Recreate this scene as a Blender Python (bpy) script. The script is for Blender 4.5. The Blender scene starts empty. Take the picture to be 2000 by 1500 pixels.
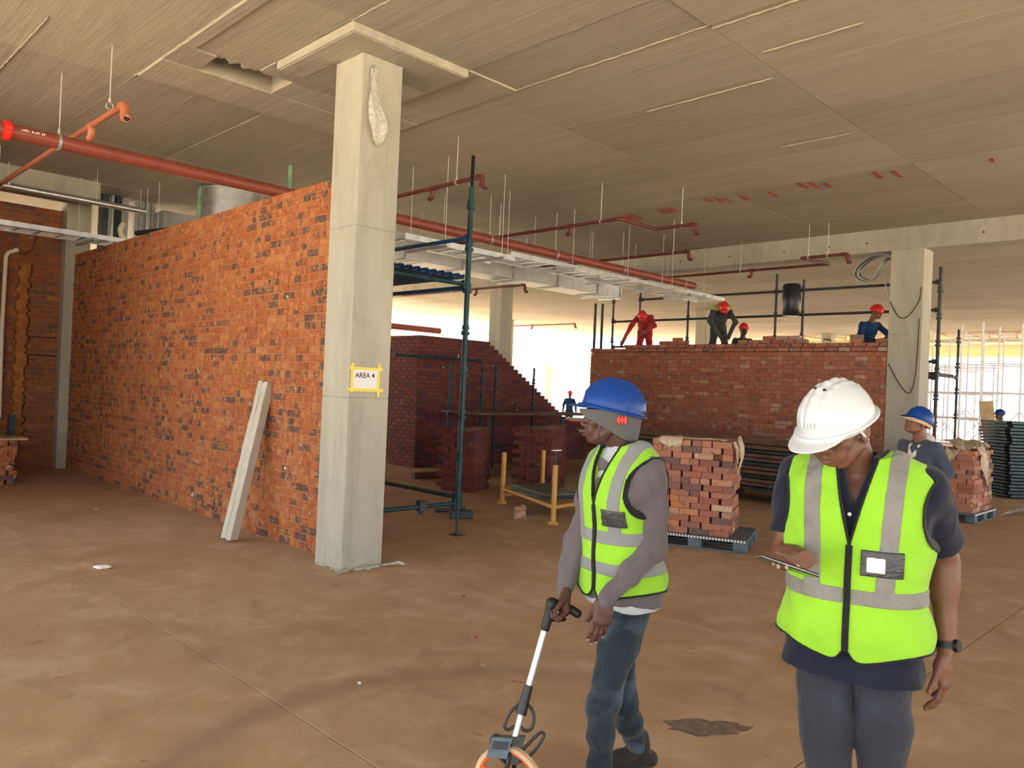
import bpy, bmesh, math, random
import numpy as np
from mathutils import Vector, Matrix

# ------------------------------------------------------------------ camera, sky, sun, exposure
F = 1520.0; EYE = 1.78; ROLL = 0.043; PITCH = 7 / 1520.0
S2 = math.sqrt(.5)
RT = Vector((S2, -S2, 0)); FH = Vector((S2, S2, 0)); UP = Vector((0, 0, 1))
FW = FH * math.cos(PITCH) + UP * math.sin(PITCH)
U0 = UP * math.cos(PITCH) - FH * math.sin(PITCH)
CX = RT * math.cos(ROLL) + U0 * math.sin(ROLL)
CY = U0 * math.cos(ROLL) - RT * math.sin(ROLL)
scene = bpy.context.scene
C = scene.collection
cam_d = bpy.data.cameras.new('camera'); cam = bpy.data.objects.new('camera', cam_d); C.objects.link(cam)
cam_d.sensor_fit = 'HORIZONTAL'; cam_d.sensor_width = 36; cam_d.lens = 36 * F / 2000
cam_d.clip_end = 500
m = Matrix((CX, CY, -FW)).transposed().to_4x4(); m.translation = Vector((0, 0, EYE)); cam.matrix_world = m
scene.camera = cam
w = bpy.data.worlds.new('sky'); scene.world = w; w.use_nodes = True
bg = w.node_tree.nodes['Background']; bg.inputs[0].default_value = (0.90, 0.96, 1.0, 1); bg.inputs[1].default_value = 3.2
sun_d = bpy.data.lights.new('sun', 'SUN'); sun_d.energy = 46.0; sun_d.color = (1, .93, .80); sun_d.angle = .01
sun = bpy.data.objects.new('sun', sun_d); C.objects.link(sun)
sun.rotation_euler = Vector((.62, .38, .95)).to_track_quat('Z', 'Y').to_euler()
vs = scene.view_settings
vs.view_transform = 'Standard'; vs.look = 'None'; vs.gamma = 1; vs.use_curve_mapping = False
vs.exposure = 0.15
scene.cycles.max_bounces = 10; scene.cycles.diffuse_bounces = 6; scene.cycles.glossy_bounces = 3
scene.cycles.transparent_max_bounces = 6
scene.cycles.sample_clamp_indirect = 12

def at(px, py, d):
    """world point on the photo's sight line through (px, py) at horizontal depth d"""
    r = FW + CX * ((px - 1000) / F) + CY * ((750 - py) / F)
    return Vector((0, 0, EYE)) + r * (d / r.dot(FH))
def loc_frame(x0, d0):
    """a person's frame: x to the photo's right, y away, z up, origin on the floor"""
    o = FH * d0 + RT * x0
    mm = Matrix((RT, FH, UP)).transposed().to_4x4(); mm.translation = o
    return mm

# ------------------------------------------------------------------ materials
MATS = {}
def new_mat(name, rough=.8, metal=0, spec=.3):
    mt = bpy.data.materials.new(name); mt.use_nodes = True
    nt = mt.node_tree; b = nt.nodes['Principled BSDF']
    b.inputs['Roughness'].default_value = rough; b.inputs['Metallic'].default_value = metal
    b.inputs['Specular IOR Level'].default_value = spec
    MATS[name] = mt
    return mt, nt, b
def coords(nt, scale=(1, 1, 1), space='pos', rot=(0, 0, 0)):
    mp = nt.nodes.new('ShaderNodeMapping'); mp.inputs['Scale'].default_value = scale; mp.inputs['Rotation'].default_value = rot
    if space == 'pos':
        g = nt.nodes.new('ShaderNodeNewGeometry'); nt.links.new(g.outputs['Position'], mp.inputs[0])
    else:
        g = nt.nodes.new('ShaderNodeTexCoord'); nt.links.new(g.outputs['Object'], mp.inputs[0])
    return mp.outputs[0]
def noise(nt, vec, scale, detail=4, rough=.55, dist=0):
    n = nt.nodes.new('ShaderNodeTexNoise'); nt.links.new(vec, n.inputs['Vector'])
    n.inputs['Scale'].default_value = scale; n.inputs['Detail'].default_value = detail
    n.inputs['Roughness'].default_value = rough; n.inputs['Distortion'].default_value = dist
    return n.outputs['Fac']
def ramp(nt, fac, stops, interp='LINEAR'):
    r = nt.nodes.new('ShaderNodeValToRGB'); nt.links.new(fac, r.inputs[0]); r.color_ramp.interpolation = interp
    e = r.color_ramp.elements
    while len(e) < len(stops): e.new(.5)
    for k, (p, c) in enumerate(stops):
        e[k].position = p; e[k].color = (*c, 1) if len(c) == 3 else c
    return r.outputs[0]
def mix(nt, fac, a, b, mode='MIX'):
    n = nt.nodes.new('ShaderNodeMix'); n.data_type = 'RGBA'; n.blend_type = mode
    if isinstance(fac, (int, float)): n.inputs[0].default_value = fac
    else: nt.links.new(fac, n.inputs[0])
    for s, v in ((6, a), (7, b)):
        if isinstance(v, tuple): n.inputs[s].default_value = (*v, 1)
        else: nt.links.new(v, n.inputs[s])
    return n.outputs[2]
def mth(nt, op, a, b=0.0):
    n = nt.nodes.new('ShaderNodeMath'); n.operation = op
    for s, v in ((0, a), (1, b)):
        if isinstance(v, (int, float)): n.inputs[s].default_value = v
        else: nt.links.new(v, n.inputs[s])
    return n.outputs[0]
def bump(nt, b, h, strength=.4, dist=.01):
    n = nt.nodes.new('ShaderNodeBump'); n.inputs['Strength'].default_value = strength; n.inputs['Distance'].default_value = dist
    nt.links.new(h, n.inputs['Height']); nt.links.new(n.outputs[0], b.inputs['Normal'])
def plain(name, col, rough=.6, metal=0, spec=.4, var=.25, sc=12, bmp=.15, bsc=60, bd=.003, space='pos'):
    mt, nt, b = new_mat(name, rough, metal, spec)
    v = coords(nt, space=space)
    f = noise(nt, v, sc)
    dk = tuple(c * (1 - var) for c in col); lt = tuple(min(1, c * (1 + var)) for c in col)
    nt.links.new(ramp(nt, f, [(.3, dk), (.7, lt)]), b.inputs['Base Color'])
    if bmp: bump(nt, b, noise(nt, v, bsc), bmp, bd)
    return mt
def rnd_value(nt):
    a = nt.nodes.new('ShaderNodeObjectInfo').outputs['Random']
    g = nt.nodes.new('ShaderNodeNewGeometry').outputs['Random Per Island']
    return mth(nt, 'FRACT', mth(nt, 'ADD', a, g))

def concrete(name, base, streak=None, var=.22, bs=.5, pr=0.0):
    mt, nt, b = new_mat(name, .88, 0, .25)
    v = coords(nt)
    big = noise(nt, v, .55, 5, .6); fine = noise(nt, v, 9, 6, .65)
    d = tuple(c * (1 - var) for c in base); l = tuple(c * (1 + var) for c in base)
    col = ramp(nt, big, [(.3, d), (.52, base), (.72, l)])
    col = mix(nt, .5, col, ramp(nt, fine, [(.25, tuple(c * .78 for c in base)), (.75, tuple(c * 1.18 for c in base))]))
    h = noise(nt, v, 40, 5, .6)
    if streak:
        sv = coords(nt, streak)
        st = noise(nt, sv, 1, 5, .7, .4)
        col = mix(nt, .42, col, ramp(nt, st, [(.32, tuple(c * .62 for c in base)), (.5, base), (.68, tuple(c * 1.3 for c in base))]))
        h = mth(nt, 'ADD', mth(nt, 'MULTIPLY', st, 1.6), mth(nt, 'MULTIPLY', h, .35))
    if pr:
        rv = rnd_value(nt)
        col = mix(nt, pr, col, ramp(nt, rv, [(0, tuple(c * .72 for c in base)), (1, tuple(c * 1.28 for c in base))]))
    nt.links.new(col, b.inputs['Base Color'])
    bump(nt, b, h, bs, .012)
    return mt
concrete('ceiling', (.43, .40, .335), (9, .55, 9), .2, .55, .35)
concrete('ceiling_band', (.42, .395, .335), (7, .4, 7), .15, .35)
concrete('column', (.42, .41, .35), (3, 3, .5), .14, .3)
concrete('beam', (.40, .385, .33), (2, 2, .6), .18, .35)
concrete('rough_concrete', (.50, .49, .43), None, .15, .8)
concrete('outside_ground', (.56, .46, .33), None, .2, .3)
concrete('apron', (.62, .58, .50), None, .15, .2)

SCUFF = (2.4, 2.3, 1.56)
def floor_mat():
    mt, nt, b = new_mat('floor', .85, 0, .2)
    v = coords(nt)
    a = noise(nt, v, .35, 6, .6, .6); c = noise(nt, v, 2.4, 8, .68, .8); f = noise(nt, v, 26, 6, .7)
    col = ramp(nt, a, [(.28, (.30, .185, .108)), (.48, (.40, .265, .165)), (.70, (.48, .345, .235))])
    col = mix(nt, .45, col, ramp(nt, c, [(.3, (.28, .16, .09)), (.5, (.41, .27, .168)), (.66, (.55, .415, .30))]))
    sv = coords(nt, (1.1, .45, 1), rot=(0, 0, .5))
    tr = noise(nt, sv, 1.6, 5, .6, 1.2)
    col = mix(nt, ramp(nt, tr, [(.58, (0, 0, 0)), (.70, (.35, .35, .35))]), col, (.20, .13, .085))
    sp = noise(nt, v, 5.5, 3, .5, 1.5)
    spm = ramp(nt, sp, [(.70, (0, 0, 0)), (.74, (.7, .7, .7))])
    col = mix(nt, spm, col, (.25, .10, .055))
    # dark tyre scuff curving over the slab
    g_ = nt.nodes.new('ShaderNodeNewGeometry'); sub_ = nt.nodes.new('ShaderNodeVectorMath'); sub_.operation = 'SUBTRACT'; sub_.inputs[1].default_value = (SCUFF[0], SCUFF[1], 0)
    nt.links.new(g_.outputs['Position'], sub_.inputs[0]); ln_ = nt.nodes.new('ShaderNodeVectorMath'); ln_.operation = 'LENGTH'; nt.links.new(sub_.outputs[0], ln_.inputs[0])
    dd = mth(nt, 'ABSOLUTE', mth(nt, 'SUBTRACT', ln_.outputs['Value'], SCUFF[2]))
    dm = ramp(nt, mth(nt, 'ADD', dd, mth(nt, 'MULTIPLY', noise(nt, v, 3.5, 5, .7), .16)), [(.09, (.42,) * 3), (.24, (0,) * 3)])
    sep = nt.nodes.new('ShaderNodeSeparateXYZ'); nt.links.new(sub_.outputs[0], sep.inputs[0])
    lim = ramp(nt, sep.outputs['Y'], [(.45, (0,) * 3), (.85, (1,) * 3)])
    dm = mth(nt, 'MULTIPLY', dm, lim)
    col = mix(nt, dm, col, (.17, .125, .085))
    nt.links.new(col, b.inputs['Base Color'])
    nt.links.new(ramp(nt, c, [(.35, (.62,) * 3), (.6, (.92,) * 3)]), b.inputs['Roughness'])
    bump(nt, b, mth(nt, 'ADD', mth(nt, 'MULTIPLY', c, 1.0), mth(nt, 'MULTIPLY', f, .5)), .35, .012)
floor_mat()

def brick_mat(name, stops, flash=(.10, .075, .08), fl=.62, sandy=None, sand_amt=.0, bs=.55, pale=True):
    mt, nt, b = new_mat(name, .85, 0, .25)
    v = coords(nt); rv = rnd_value(nt)
    col = ramp(nt, rv, stops)
    # each brick shifts the noise by its own random value
    cmb = nt.nodes.new('ShaderNodeVectorMath'); cmb.operation = 'ADD'
    cx = nt.nodes.new('ShaderNodeCombineXYZ')
    for k in range(3): nt.links.new(mth(nt, 'MULTIPLY', rv, 37.0 + 11 * k), cx.inputs[k])
    nt.links.new(v, cmb.inputs[0]); nt.links.new(cx.outputs[0], cmb.inputs[1])
    n = noise(nt, cmb.outputs[0], 9, 4, .6)
    fm = ramp(nt, n, [(fl, (0, 0, 0)), (fl + .07, (.85,) * 3)])
    col = mix(nt, fm, col, flash)
    f = noise(nt, v, 60, 5, .7)
    col = mix(nt, .35, col, mix(nt, 1.0, col, ramp(nt, f, [(.3, (.45,) * 3), (.7, (1.5,) * 3)]), 'MULTIPLY'))
    if sandy:
        s = noise(nt, v, 14, 6, .75, .7)
        col = mix(nt, ramp(nt, s, [(.5 - sand_amt, (0,) * 3), (.60, (.9,) * 3)]), col, sandy)
    if pale:
        pm = mth(nt, 'MULTIPLY', ramp(nt, noise(nt, cmb.outputs[0], 11, 2, .5), [(.66, (0,) * 3), (.70, (.9,) * 3)]), ramp(nt, rv, [(.90, (0,) * 3), (.91, (1,) * 3)], 'CONSTANT'))
        col = mix(nt, pm, col, (.72, .62, .52))
    nt.links.new(col, b.inputs['Base Color'])
    bump(nt, b, mth(nt, 'ADD', f, noise(nt, v, 18, 4, .6)), bs, .009)
def mortar_mat(name, a, c):
    mt, nt, b = new_mat(name, .95, 0, .15)
    v = coords(nt); n = noise(nt, v, 7, 6, .7)
    nt.links.new(ramp(nt, n, [(.35, a), (.65, c)]), b.inputs['Base Color'])
    bump(nt, b, noise(nt, v, 45, 6, .75), .8, .012)
brick_mat('brick_orange', [(0, (0.352, 0.102, 0.043)), (.25, (0.400, 0.135, 0.056)), (.5, (0.360, 0.107, 0.052)), (.70, (0.448, 0.189, 0.086)), (.80, (0.256, 0.082, 0.052)), (.82, (0.120, 0.070, 0.065)), (.97, (0.136, 0.082, 0.073)), (1, (0.376, 0.123, 0.056))],
          fl=.575, flash=(.15,.085,.07), sandy=(.56, .25, .09), sand_amt=-.02, bs=.9)
mortar_mat('mortar_orange', (0.377, 0.160, 0.063), (0.492, 0.235, 0.099))
brick_mat('brick_red', [(0, (0.304, 0.108, 0.075)), (.3, (0.386, 0.151, 0.103)), (.55, (0.331, 0.130, 0.092)), (.75, (0.460, 0.227, 0.149)), (.88, (0.184, 0.108, 0.098)), (1, (0.478, 0.335, 0.276))],
          fl=.58, flash=(.14,.075,.07), sandy=(.46, .19, .11), sand_amt=.0, bs=.9)
mortar_mat('mortar_red', (.28, .10, .06), (.44, .18, .10))
brick_mat('brick_shade', [(0, (0.167, 0.048, 0.043)), (.4, (0.211, 0.068, 0.060)), (.8, (0.136, 0.044, 0.051)), (1, (0.099, 0.054, 0.068))], fl=.6)  # backlit shade is put into these dark brick and mortar colours
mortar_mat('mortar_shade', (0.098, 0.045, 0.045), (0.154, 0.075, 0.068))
brick_mat('brick_brown', [(0, (0.272, 0.084, 0.040)), (.35, (0.216, 0.096, 0.060)), (.6, (0.336, 0.112, 0.048)), (.8, (0.128, 0.080, 0.068)), (1, (0.400, 0.152, 0.064))], fl=.60, sandy=(0.336, 0.120, 0.048), sand_amt=-.06)
mortar_mat('mortar_brown', (.28, .12, .06), (.42, .20, .095))
brick_mat('brick_stack', [(0, (.34, .13, .09)), (.22, (.44, .20, .13)), (.4, (.30, .115, .09)), (.55, (.48, .25, .17)), (.7, (.25, .115, .095)), (.80, (.15, .10, .10)), (.86, (.40, .17, .11)), (.92, (.54, .22, .09)), (.96, (.46, .27, .19)), (1, (.55, .38, .28))],
          flash=(.12, .09, .095), fl=.60, bs=.3)
plain('mortar_smear', (.40, .17, .05), .95, var=.3, sc=8, bmp=1.0, bsc=30, bd=.02)
plain('red_pipe', (.24, .06, .042), .42, var=.18, sc=6, bmp=.08)
plain('copper_pipe', (.42, .14, .075), .38, var=.25, sc=18, bmp=.1)
plain('dark_red_pipe', (.13, .035, .03), .45, var=.2, bmp=.05)
plain('clamp_red', (.75, .03, .02), .35, var=.1, bmp=0)
plain('galv', (.60, .63, .65), .32, .85, var=.18, sc=9, bmp=.06)
plain('galv_dull', (.42, .45, .46), .5, .6, var=.2, sc=7, bmp=.06)
plain('duct', (.55, .57, .58), .42, .7, var=.12, sc=3, bmp=.08, bsc=6)
plain('rod', (.55, .56, .55), .45, .5, var=.1, bmp=0)
plain('scaffold_green', (0.011, 0.051, 0.065), .5, .2, var=.45, sc=5, bmp=.1)
plain('scaffold_blue', (.02, .085, .25), .5, .1, var=.3, sc=3, bmp=.1)
plain('scaffold_dark', (.045, .055, .065), .55, .2, var=.3, bmp=.05)
plain('scaffold_pale', (.80, .80, .90), .5, .2, var=.1, bmp=0)  # pale lavender stands for daylight glare on the far frames
plain('steel_dark', (.045, .07, .085), .45, .5, var=.35, sc=6, bmp=.05)
plain('steel_sheet', (.12, .14, .12), .55, .4, var=.3, sc=3, bmp=.1)
plain('yellow_paint', (.62, .36, .09), .5, .1, var=.2, sc=6, bmp=.1)
plain('green_post', (.16, .30, .20), .6, 0, var=.3, sc=10, bmp=.1)
plain('pvc_white', (.80, .76, .66), .45, var=.08, bmp=0)
plain('black_rubber', (.012, .013, .015), .5, var=.2, bmp=.05)
plain('black_plastic', (.016, .018, .022), .35, var=.2, bmp=.05)
plain('grey_plastic', (.085, .12, .155), .5, var=.25, sc=14, bmp=.1)
plain('timber', (.50, .36, .19), .8, var=.2, sc=5, bmp=.2)
plain('dark_timber', (.13, .075, .055), .8, var=.3, sc=6, bmp=.2)
plain('paint_mark', (.50, .035, .025), .8, var=.4, sc=14, bmp=.1)
plain('paper', (.80, .80, .84), .7, var=.03, bmp=.05)
plain('ink', (.01, .01, .012), .6, var=0, bmp=0)
plain('tape', (.80, .68, .10), .45, var=.12, sc=20, bmp=.1)
plain('far_panel', (.76, .72, .46), .8, var=.06, bmp=0)
plain('far_blue', (.35, .62, .72), .8, var=.1, bmp=0)
plain('aluminium', (.72, .74, .74), .3, .75, var=.05, bmp=.03)
plain('orange_plastic', (.75, .12, .03), .4, var=.1, bmp=0)
plain('tan_rubber', (.62, .42, .26), .7, var=.15, bmp=.1)
plain('floor_scar', (.17, .115, .085), .9, var=.35, sc=25, bmp=.5, bsc=40)
plain('rubble', (.42, .26, .18), .95, var=.4, sc=20, bmp=.8, bsc=30)

def film_mat(name, col, alpha, rough=.18):
    mt, nt, b = new_mat(name, rough, 0, .6)
    v = coords(nt)
    n = noise(nt, v, 25, 5, .7)
    nt.links.new(ramp(nt, n, [(.3, tuple(c * .75 for c in col)), (.7, col)]), b.inputs['Base Color'])
    nt.links.new(ramp(nt, n, [(.3, (alpha,) * 3), (.7, (min(1, alpha + .35),) * 3)]), b.inputs['Alpha'])
    bump(nt, b, n, .8, .01)
film_mat('clear_film', (.80, .80, .74), .35)
film_mat('tan_film', (.68, .56, .40), .72, .4)
film_mat('window_film', (.045, .05, .06), .9, .10)

def cloth(name, col, rough=.9, var=.18, sc=7, wv=420, bs=.35, second=None, sheen=.15, fold=22):
    mt, nt, b = new_mat(name, rough, 0, .15)
    v = coords(nt, space='obj')
    f = noise(nt, v, sc, 5, .6)
    dk = tuple(c * (1 - var) for c in col); lt = tuple(min(1, c * (1 + var)) for c in col)
    c = ramp(nt, f, [(.3, dk), (.7, lt)])
    if second: c = mix(nt, ramp(nt, noise(nt, v, 4.2, 3, .5, .6), [(.50, (0,) * 3), (.66, (.85,) * 3)]), c, second)
    nt.links.new(c, b.inputs['Base Color'])
    b.inputs['Sheen Weight'].default_value = sheen
    sv = coords(nt, (1, 1, .55), 'obj', (.4, .3, 0))
    h = mth(nt, 'ADD', mth(nt, 'MULTIPLY', noise(nt, sv, fold * .6, 2, .45, .5), 1.3), mth(nt, 'MULTIPLY', noise(nt, v, wv, 2), .06))
    bump(nt, b, h, min(1, bs * 1.3), .018)
cloth('vest_lime', (.265, .58, .035), .75, .08)
cloth('strip_grey', (.22, .22, .215), .40, .12, fold=34, bs=.6)
cloth('strip_plain', (.22, .235, .25), .5, .05)
cloth('piping', (.012, .014, .016), .7, .1)
cloth('navy', (.012, .015, .032), .9, .2)
cloth('grey_sweater', (.125, .112, .125), .95, .12, wv=300)
cloth('pale_tee', (.44, .49, .55), .9, .08)
cloth('denim', (.016, .028, .042), .85, .3, second=(.085, .12, .165), sc=5, bs=.55)
cloth('grey_jeans', (0.029, 0.033, 0.046), .88, .18, second=(0.041, 0.049, 0.069), sc=4, bs=.5)
cloth('liner', (0.108, 0.112, 0.115), .95, .1)
cloth('hoodie', (.58, .52, .50), .95, .1)
cloth('denim_jacket', (.05, .065, .10), .9, .15)
cloth('overall_red', (.42, .035, .045), .85, .2)
cloth('overall_blue', (.012, .045, .16), .85, .2)
cloth('overall_dark', (.05, .06, .065), .85, .5, sc=14)
cloth('olive_yellow', (.40, .42, .12), .85, .2)
cloth('teal_cloth', (.12, .50, .42), .85, .1)
cloth('hair', (.010, .008, .007), .95, .2, fold=160)
cloth('boot', (.025, .022, .022), .6, .2)
def skin(name, col, spec=.45, rough=.5):
    mt, nt, b = new_mat(name, rough, 0, spec)
    v = coords(nt, space='obj'); f = noise(nt, v, 16, 4)
    nt.links.new(ramp(nt, f, [(.3, tuple(c * .82 for c in col)), (.7, tuple(c * 1.15 for c in col))]), b.inputs['Base Color'])
    b.inputs['Subsurface Weight'].default_value = 0.0
    bump(nt, b, noise(nt, v, 190, 3), .12, .002)
skin('skin', (.155, .066, .042)); skin('skin_dark', (.085, .036, .030)); skin('skin_mid', (.20, .085, .055))
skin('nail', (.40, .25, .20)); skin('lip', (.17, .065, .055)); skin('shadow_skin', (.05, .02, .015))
plain('eye_white', (.62, .58, .54), .25, var=0, bmp=0); plain('iris', (.012, .007, .005), .15, var=0, bmp=0)
plain('helmet_white', (.58, .63, .69), .25, spec=.5, var=.02, bmp=0)
plain('helmet_blue', (.005, .05, .27), .32, spec=.3, var=.06, bmp=0)
plain('helmet_red', (.68, .03, .025), .3, spec=.5, var=.08, bmp=0)
plain('metal_dark', (.03, .03, .035), .3, .8, var=.1, bmp=0)
plain('phone_body', (.045, .06, .05), .2, .3, var=.1, bmp=0)
plain('leaf', (.13, .24, .06), .8, var=.4, sc=3, bmp=.3)

# ------------------------------------------------------------------ mesh helpers
def mesh_obj(name, me, parent=None, mat=None):
    if mat:
        me.materials.append(MATS[mat])
    o = bpy.data.objects.new(name, me); C.objects.link(o)
    if parent: o.parent = parent
    return o
def obj(name, bm, mat, parent=None, smooth=False, sharp=None):
    me = bpy.data.meshes.new(name)
    if smooth:
        for f in bm.faces: f.smooth = True
    bm.to_mesh(me); bm.free()
    if smooth and sharp: me.set_sharp_from_angle(angle=sharp)
    return mesh_obj(name, me, parent, mat)
def empty(name, loc=(0, 0, 0), rz=0, parent=None):
    o = bpy.data.objects.new(name, None); o.location = loc; o.rotation_euler = (0, 0, rz); o.empty_display_size = .1
    C.objects.link(o)
    if parent: o.parent = parent
    return o
def tag(o, label, cat=None, group=None):
    o['label'] = label
    if cat: o['category'] = cat
    if group: o['group'] = group
    return o
def kind(o, k): o['kind'] = k; return o
def bx(bm, lo, hi, mtx=None, bev=0):
    vs_ = [Vector((x, y, z)) for x in (lo[0], hi[0]) for y in (lo[1], hi[1]) for z in (lo[2], hi[2])]
    if bev:
        t = bmesh.new(); bx(t, lo, hi)
        bmesh.ops.bevel(t, geom=t.edges[:], offset=bev, segments=1, affect='EDGES')
        if mtx: t.transform(mtx)
        me = bpy.data.meshes.new('tmp'); t.to_mesh(me); t.free(); bm.from_mesh(me); bpy.data.meshes.remove(me); return
    if mtx: vs_ = [mtx @ v for v in vs_]
    v = [bm.verts.new(p) for p in vs_]
    for f in ((0, 1, 3, 2), (4, 6, 7, 5), (0, 4, 5, 1), (2, 3, 7, 6), (0, 2, 6, 4), (1, 5, 7, 3)): bm.faces.new([v[i] for i in f])
def box(name, lo, hi, mat, parent=None, bev=0, mtx=None):
    bm = bmesh.new(); bx(bm, lo, hi, mtx, bev); return obj(name, bm, mat, parent)
def tube(bm, pts, r, n=10, cap=True, r2=None):
    pts = [Vector(p) for p in pts]; rings = []
    nn = len(pts); prev = None
    for i, p in enumerate(pts):
        t = (pts[min(i + 1, nn - 1)] - pts[max(i - 1, 0)]).normalized()
        if prev is None:
            a = t.orthogonal().normalized()
        else:
            a = (prev - t * prev.dot(t))
            a = a.normalized() if a.length > 1e-6 else t.orthogonal().normalized()
        prev = a; b = t.cross(a)
        sc = 1
        if 0 < i < nn - 1:
            c = (pts[i] - pts[i - 1]).normalized().dot((pts[i + 1] - pts[i]).normalized())
            sc = 1 / max(.6, math.sqrt((1 + c) / 2))
        rr = r if r2 is None else r + (r2 - r) * i / (nn - 1)
        rings.append([bm.verts.new(p + (a * math.cos(2 * math.pi * k / n) + b * math.sin(2 * math.pi * k / n)) * rr * (sc if n < 40 else 1)) for k in range(n)])
    for i in range(nn - 1):
        for k in range(n):
            bm.faces.new((rings[i][k], rings[i][(k + 1) % n], rings[i + 1][(k + 1) % n], rings[i + 1][k]))
    if cap:
        bm.faces.new(rings[0][::-1]); bm.faces.new(rings[-1])
def pipe(name, pts, r, mat, parent=None, n=12):
    bm = bmesh.new(); tube(bm, pts, r, n)
    return obj(name, bm, mat, parent, True, .9)
def ring(bm, c, ax, r, w_, t, n=20):
    """a flat band (collar) of width w_ and thickness t round axis ax"""
    ax = Vector(ax).normalized(); a = ax.orthogonal().normalized(); b = ax.cross(a); c = Vector(c)
    prof = [(-w_ / 2, r), (w_ / 2, r), (w_ / 2, r + t), (-w_ / 2, r + t)]
    R = [[bm.verts.new(c + ax * h + (a * math.cos(2 * math.pi * k / n) + b * math.sin(2 * math.pi * k / n)) * q) for h, q in prof] for k in range(n)]
    for k in range(n):
        for j in range(4): bm.faces.new((R[k][j], R[k][(j + 1) % 4], R[(k + 1) % n][(j + 1) % 4], R[(k + 1) % n][j]))
def arc(c, a, b, r, t0, t1, n):
    c, a, b = Vector(c), Vector(a), Vector(b)
    return [c + (a * math.cos(t0 + (t1 - t0) * k / n) + b * math.sin(t0 + (t1 - t0) * k / n)) * r for k in range(n + 1)]
rng = random.Random(7)

# ------------------------------------------------------------------ ground, floor, ceiling
Z0 = 4.95
g = obj('ground', (lambda b: (bx(b, (-160, -160, -.30), (200, 200, -.12)), b)[1])(bmesh.new()), 'outside_ground'); kind(g, 'structure')
FX = [-4.6, -3.9, -.7, 2.16, 5.3, 8.4, 11.5, 14.6, 17.7, 20.8, 23.9, 27, 30.1, 33.2, 36.3, 39.4, 45]
FY = [-9, -7.5, -4.4, -1.35, 1.65, 4.65, 7.7, 10.75, 13.8, 16.9, 20, 23.1, 28]
fl = empty('floor'); kind(fl, 'structure')
bm = bmesh.new(); bx(bm, (-4.6, -9, -.12), (45, 28, -.012)); obj('joint_bed', bm, 'dark_timber', fl)
for i in range(len(FX) - 1):
    for j in range(len(FY) - 1):
        near = FX[i] < 18 and -5 < FY[j] < 18
        bm = bmesh.new(); gx = .0035
        bx(bm, (FX[i] + gx, FY[j] + gx, -.10), (FX[i + 1] - gx, FY[j + 1] - gx, 0), None, .002)
        obj('slab_panel', bm, 'floor', fl)

ceil = empty('ceiling', (0, 0, 0)); kind(ceil, 'structure')
HX0, HX1, HY0, HY1 = 3.28, 4.10, 7.60, 8.06       # the duct opening broken through the slab
bm = bmesh.new()
for lo, hi in (((-4.6, -9), (HX0, 28)), ((HX1, -9), (45, 28)), ((HX0, -9), (HX1, HY0)), ((HX0, HY1), (HX1, 28))):
    bx(bm, (*lo, Z0 + .06), (*hi, 5.30))
bx(bm, (-4.6, -9, 5.30), (45, 28, 5.5))
obj('slab', bm, 'ceiling_band', ceil)
def ceil_panel(x0, y0, x1, y1, dz, stuff_bm=None):
    if stuff_bm is not None:
        bx(stuff_bm, (x0, y0, Z0 - dz), (x1, y1, Z0 + .07)); return
    bm = bmesh.new(); bx(bm, (x0, y0, Z0 - dz), (x1, y1, Z0 + .07))
    obj('formwork_panel', bm, 'ceiling', ceil)
far = bmesh.new()
YB = [-9, -7.2, -4.5, -1.8, .9, 3.6, 6.3, 9.0, 11.7, 14.4, 17.1, 19.8, 22.5, 25.2, 28]
def x_cuts(x0, x1, st=1.22):
    n = max(1, round((x1 - x0) / st)); return [x0 + (x1 - x0) * k / n for k in range(n + 1)]
G_ = .0016
for j in range(len(YB) - 1):
    y0, y1 = YB[j], YB[j + 1]
    for a, b in ((-4.6, 2.93), (5.78, 14.7), (15.1, 45)):
        xs = x_cuts(a, b, 1.22)
        for k in range(len(xs) - 1):
            x0, x1 = xs[k], xs[k + 1]
            near = x1 < 14.8 and y0 > -3 and y1 < 15
            dz = rng.choice([0, .0008, .0015, .0022, .003])
            ceil_panel(x0 + G_, y0 + .0035, x1 - G_, y1 - .0035, dz, None if near else far)
# column-strip band between the two long steps, and the plywood squares round the column head
for (x0, y0, x1, y1, dz) in [(2.93, -9, 5.78, .9, .02), (2.93, .9, 3.73, 3.6, .012), (3.73, .9, 5.1, 3.6, .006), (5.1, .9, 5.78, 3.6, .012), (2.93, 3.6, 3.73, 5.9, .008),
                             (3.73, 3.6, 5.1, 5.9, .014), (5.1, 3.6, 5.78, 5.9, .004), (2.93, 5.9, 3.05, 7.58, .030), (3.05, 5.9, 3.73, 7.59, .010),
                             (5.1, 5.9, 5.78, 7.27, .022), (2.93, 7.6, HX0, 8.07, .028), (HX1, 7.6, 5.78, 8.07, .028), (3.73, 7.27, 5.78, 7.59, .024),
                             (2.93, 8.07, 5.78, 8.75, .034), (2.93, 8.75, 4.4, 11.7, .004), (4.4, 8.75, 5.78, 11.7, .009), (2.93, 11.7, 4.4, 14.4, .002), (4.4, 11.7, 5.78, 14.4, .006), (2.93, 14.4, 5.78, 28, .01)]:
    if y1 > 15 or y0 < -2: ceil_panel(x0 + G_, y0 + G_, x1 - G_, y1 - G_, dz, far)
    else: ceil_panel(x0 + G_, y0 + G_, x1 - G_, y1 - G_, dz)
kind(obj('far_formwork_panel', far, 'ceiling', ceil), 'stuff')
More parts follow.
